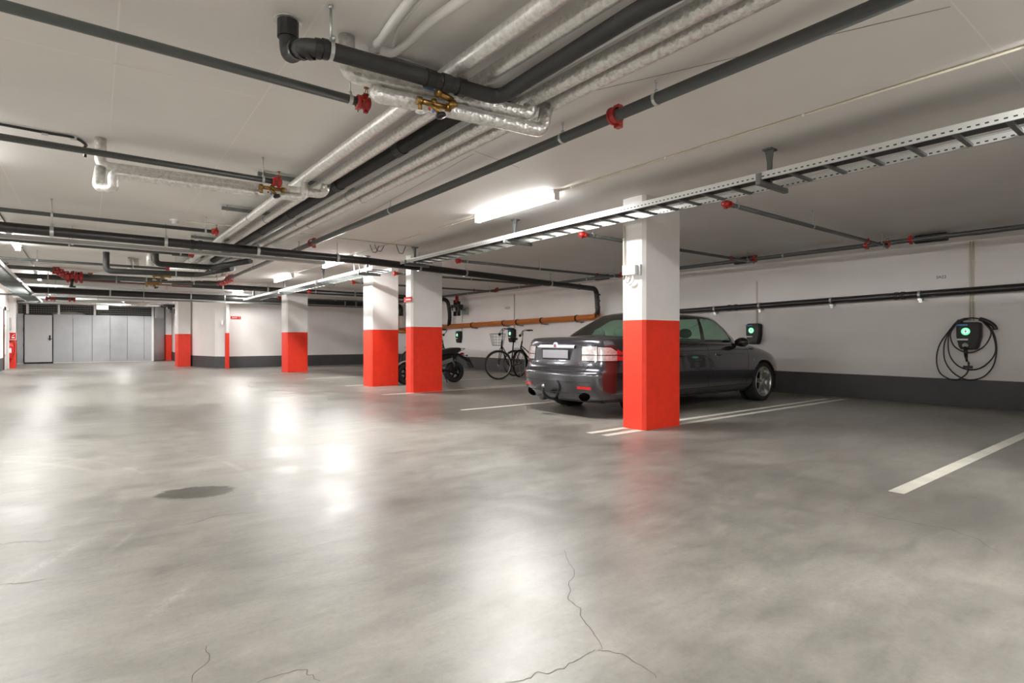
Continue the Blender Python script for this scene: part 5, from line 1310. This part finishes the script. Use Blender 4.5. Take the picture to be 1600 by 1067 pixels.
# ------------------------------------------------------------------ motor scooter
def build_scooter(label, loc, rz):
    root = thing('motor_scooter', label, 'scooter', loc, rz)    # +x forward, rear axle at x=0
    R = .25
    def wheel(c):
        b = MB(); b.lathe([(.15, -.07), (.2, -.075), (R - .02, -.07), (R, -.03), (R, .03), (R - .02, .07), (.2, .075), (.15, .07)], c, (0, 1, 0), 32); w = b.build('wheel', 'tyre', root)
        b = MB(); b.lathe([(.155, -.055), (.14, -.05), (.14, .05), (.155, .055)], c, (0, 1, 0), 28); b.cyl(V(c) - V((0, .08, 0)), V(c) + V((0, .08, 0)), .05, 14)
        for k in range(5):
            a = 2 * PI * k / 5; b.tube([V(c), V(c) + V((math.cos(a) * .15, 0, math.sin(a) * .15))], .022, 8)
        b.build('rim', 'darkmet', w)
        b = MB(); b.lathe([(.07, 0), (.11, 0), (.11, .004), (.07, .004)], V(c) + V((0, -.085, 0)), (0, -1, 0), 24); b.build('brake_disc', 'alloy', w)
    wheel((0, 0, R)); wheel((1.25, 0, R))
    b = MB(); b.prism([(-.04, .70), (.62, .64), (.66, .72), (.4, .77), (.05, .83), (-.12, .83), (-.14, .77)], -.13, .13, axis=1); b.build('seat', 'seat', root, bevel=.04, seg=3)
    b = MB(); b.prism([(.0, .56), (.55, .40), (.85, .34), (.9, .42), (.66, .60), (.1, .69), (-.08, .69)], -.10, .10, axis=1); b.build('side_panel', 'darkmet', root, bevel=.02)
    b = MB(); b.prism([(.08, .50), (.5, .40), (.52, .48), (.1, .6)], -.115, .115, axis=1); b.build('trim_panel', 'alloy', root, bevel=.01)
    b = MB()
    for s in (-1, 1):
        b.tube(spline([(0, s * .11, R), (.3, s * .11, .30), (.5, s * .1, .30)], 5), .025, 8); b.tube([(-.02, s * .11, R + .02), (.12, s * .11, .64)], .016, 8)
    b.tube(spline([(.4, 0, .3), (.8, 0, .26), (.98, 0, .5), (1.03, 0, .98)], 6), .045, 10); b.build('frame', 'darkmet', root)
    b = MB()
    for s in (-1, 1): b.tube([(1.25, s * .1, R), (1.05, s * .08, .92)], .022, 8)
    b.build('front_fork', 'alloy', root)
    b = MB(); b.lathe([(.1, -.02), (.11, 0), (.105, .05), (.07, .08), (0, .09)], (1.12, 0, .88), (1, 0, 0), 20); b.build('headlight', 'blackpl', root)
    b = MB(); b.tube(spline([(.88, -.36, 1.1), (.96, -.28, 1.12), (1.03, -.1, 1.02), (1.03, .1, 1.02), (.96, .28, 1.12), (.88, .36, 1.1)], 6), .013, 8); hb = b.build('handlebar', 'blackpl', root)
    for s in (-1, 1):
        b = MB(); b.tube(spline([(.96, s * .28, 1.12), (.96, s * .34, 1.2), (.94, s * .38, 1.25)], 4), .005, 6); b.ball((.94, s * .39, 1.28), (.012, .05, .04), 10); b.build('mirror', 'blackpl', hb)
    b = MB(); vs = []
    for i in range(13):
        a = .5 + 1.9 * i / 12
        for y in (-.08, 0, .08): vs.append((1.25 + math.cos(a) * .285, y, R + math.sin(a) * (.285 + (.012 if y == 0 else 0))))
    b.add(vs, [(i * 3 + j, i * 3 + j + 1, i * 3 + j + 4, i * 3 + j + 3) for i in range(12) for j in range(2)], 0, True); b.build('front_mudguard', 'whitepl', root)
    b = MB(); b.prism([(-.1, .62), (-.08, .70), (-.36, .56), (-.42, .44), (-.35, .48)], -.07, .07, axis=1); b.build('tail_fender', 'blackpl', root, bevel=.01)
    b = MB(); b.prism([(-.33, .56), (-.46, .34), (-.49, .35), (-.36, .58)], -.1, .1, axis=1); b.build('plate_holder', 'blackpl', root)
    b = MB(); b.ball((-.22, 0, .68), (.05, .07, .03), 12); b.build('tail_lamp', 'redpl', root)
    for s in (-1, 1):
        b = MB(); b.tube([(-.2, 0, .64), (-.26, s * .14, .64)], .008, 6); b.ball((-.26, s * .16, .64), (.02, .03, .02), 8); b.build('indicator', 'darkmet', root)
    b = MB(); b.tube(spline([(-.05, -.12, .72), (-.22, -.12, .80), (-.28, 0, .81), (-.22, .12, .80), (-.05, .12, .72)], 6), .011, 8); b.build('grab_rail', 'chrome', root)
    b = MB()
    for s in (-1, 1): b.tube([(.1, s * .12, .52), (-.02, s * .12, .3)], .03, 10)
    b.build('shock_absorber', 'blackpl', root)
    b = MB(); b.tube([(.35, .06, .28), (.3, .22, .02)], .012, 8); b.build('kickstand', 'darkmet', root)
    return root
sr = atz(709.5, 597, 0); sf = atz(641, 600.5, 0)
d = sf - sr
build_scooter('black motor scooter with long black seat half hidden behind the signed column', (sr.x, sr.y, 0), math.atan2(d.y, d.x))
b2 = build_bike('second bicycle almost hidden behind the signed column and scooter', (8.25, 14.7, 0), math.atan2(-.25, .97), steer=.5)
b2.scale = (1, 1, 1.06)
for c_ in list(b2.children):
    if c_.name.startswith('basket'): bpy.data.objects.remove(c_)

# ------------------------------------------------------------------ camera and render settings
cam = bpy.data.cameras.new('camera'); co_ = bpy.data.objects.new('camera', cam); COL.objects.link(co_)
co_.location = (0, 0, CAMH)
co_.rotation_euler = (PI / 2, 0, -YAW)
cam.sensor_fit = 'HORIZONTAL'; cam.sensor_width = 36; cam.lens = 36 * F / 1600
cam.shift_x = 0; cam.shift_y = -(533.5 - HY) / 1600
cam.clip_start = .02; cam.clip_end = 200
SC.camera = co_
w = bpy.data.worlds.new('world'); SC.world = w; w.use_nodes = True
w.node_tree.nodes['Background'].inputs[0].default_value = (.5, .5, .5, 1); w.node_tree.nodes['Background'].inputs[1].default_value = .05
SC.view_settings.view_transform = 'Standard'; SC.view_settings.look = 'None'; SC.view_settings.gamma = 1
SC.view_settings.use_curve_mapping = False; SC.view_settings.exposure = 2.85
SC.cycles.max_bounces = 10; SC.cycles.diffuse_bounces = 8; SC.cycles.glossy_bounces = 4; SC.cycles.transparent_max_bounces = 12
SC.cycles.caustics_reflective = False; SC.cycles.caustics_refractive = False
SC.cycles.use_denoising = True
SC.cycles.sample_clamp_indirect = 0.8; SC.cycles.sample_clamp_direct = 3.0
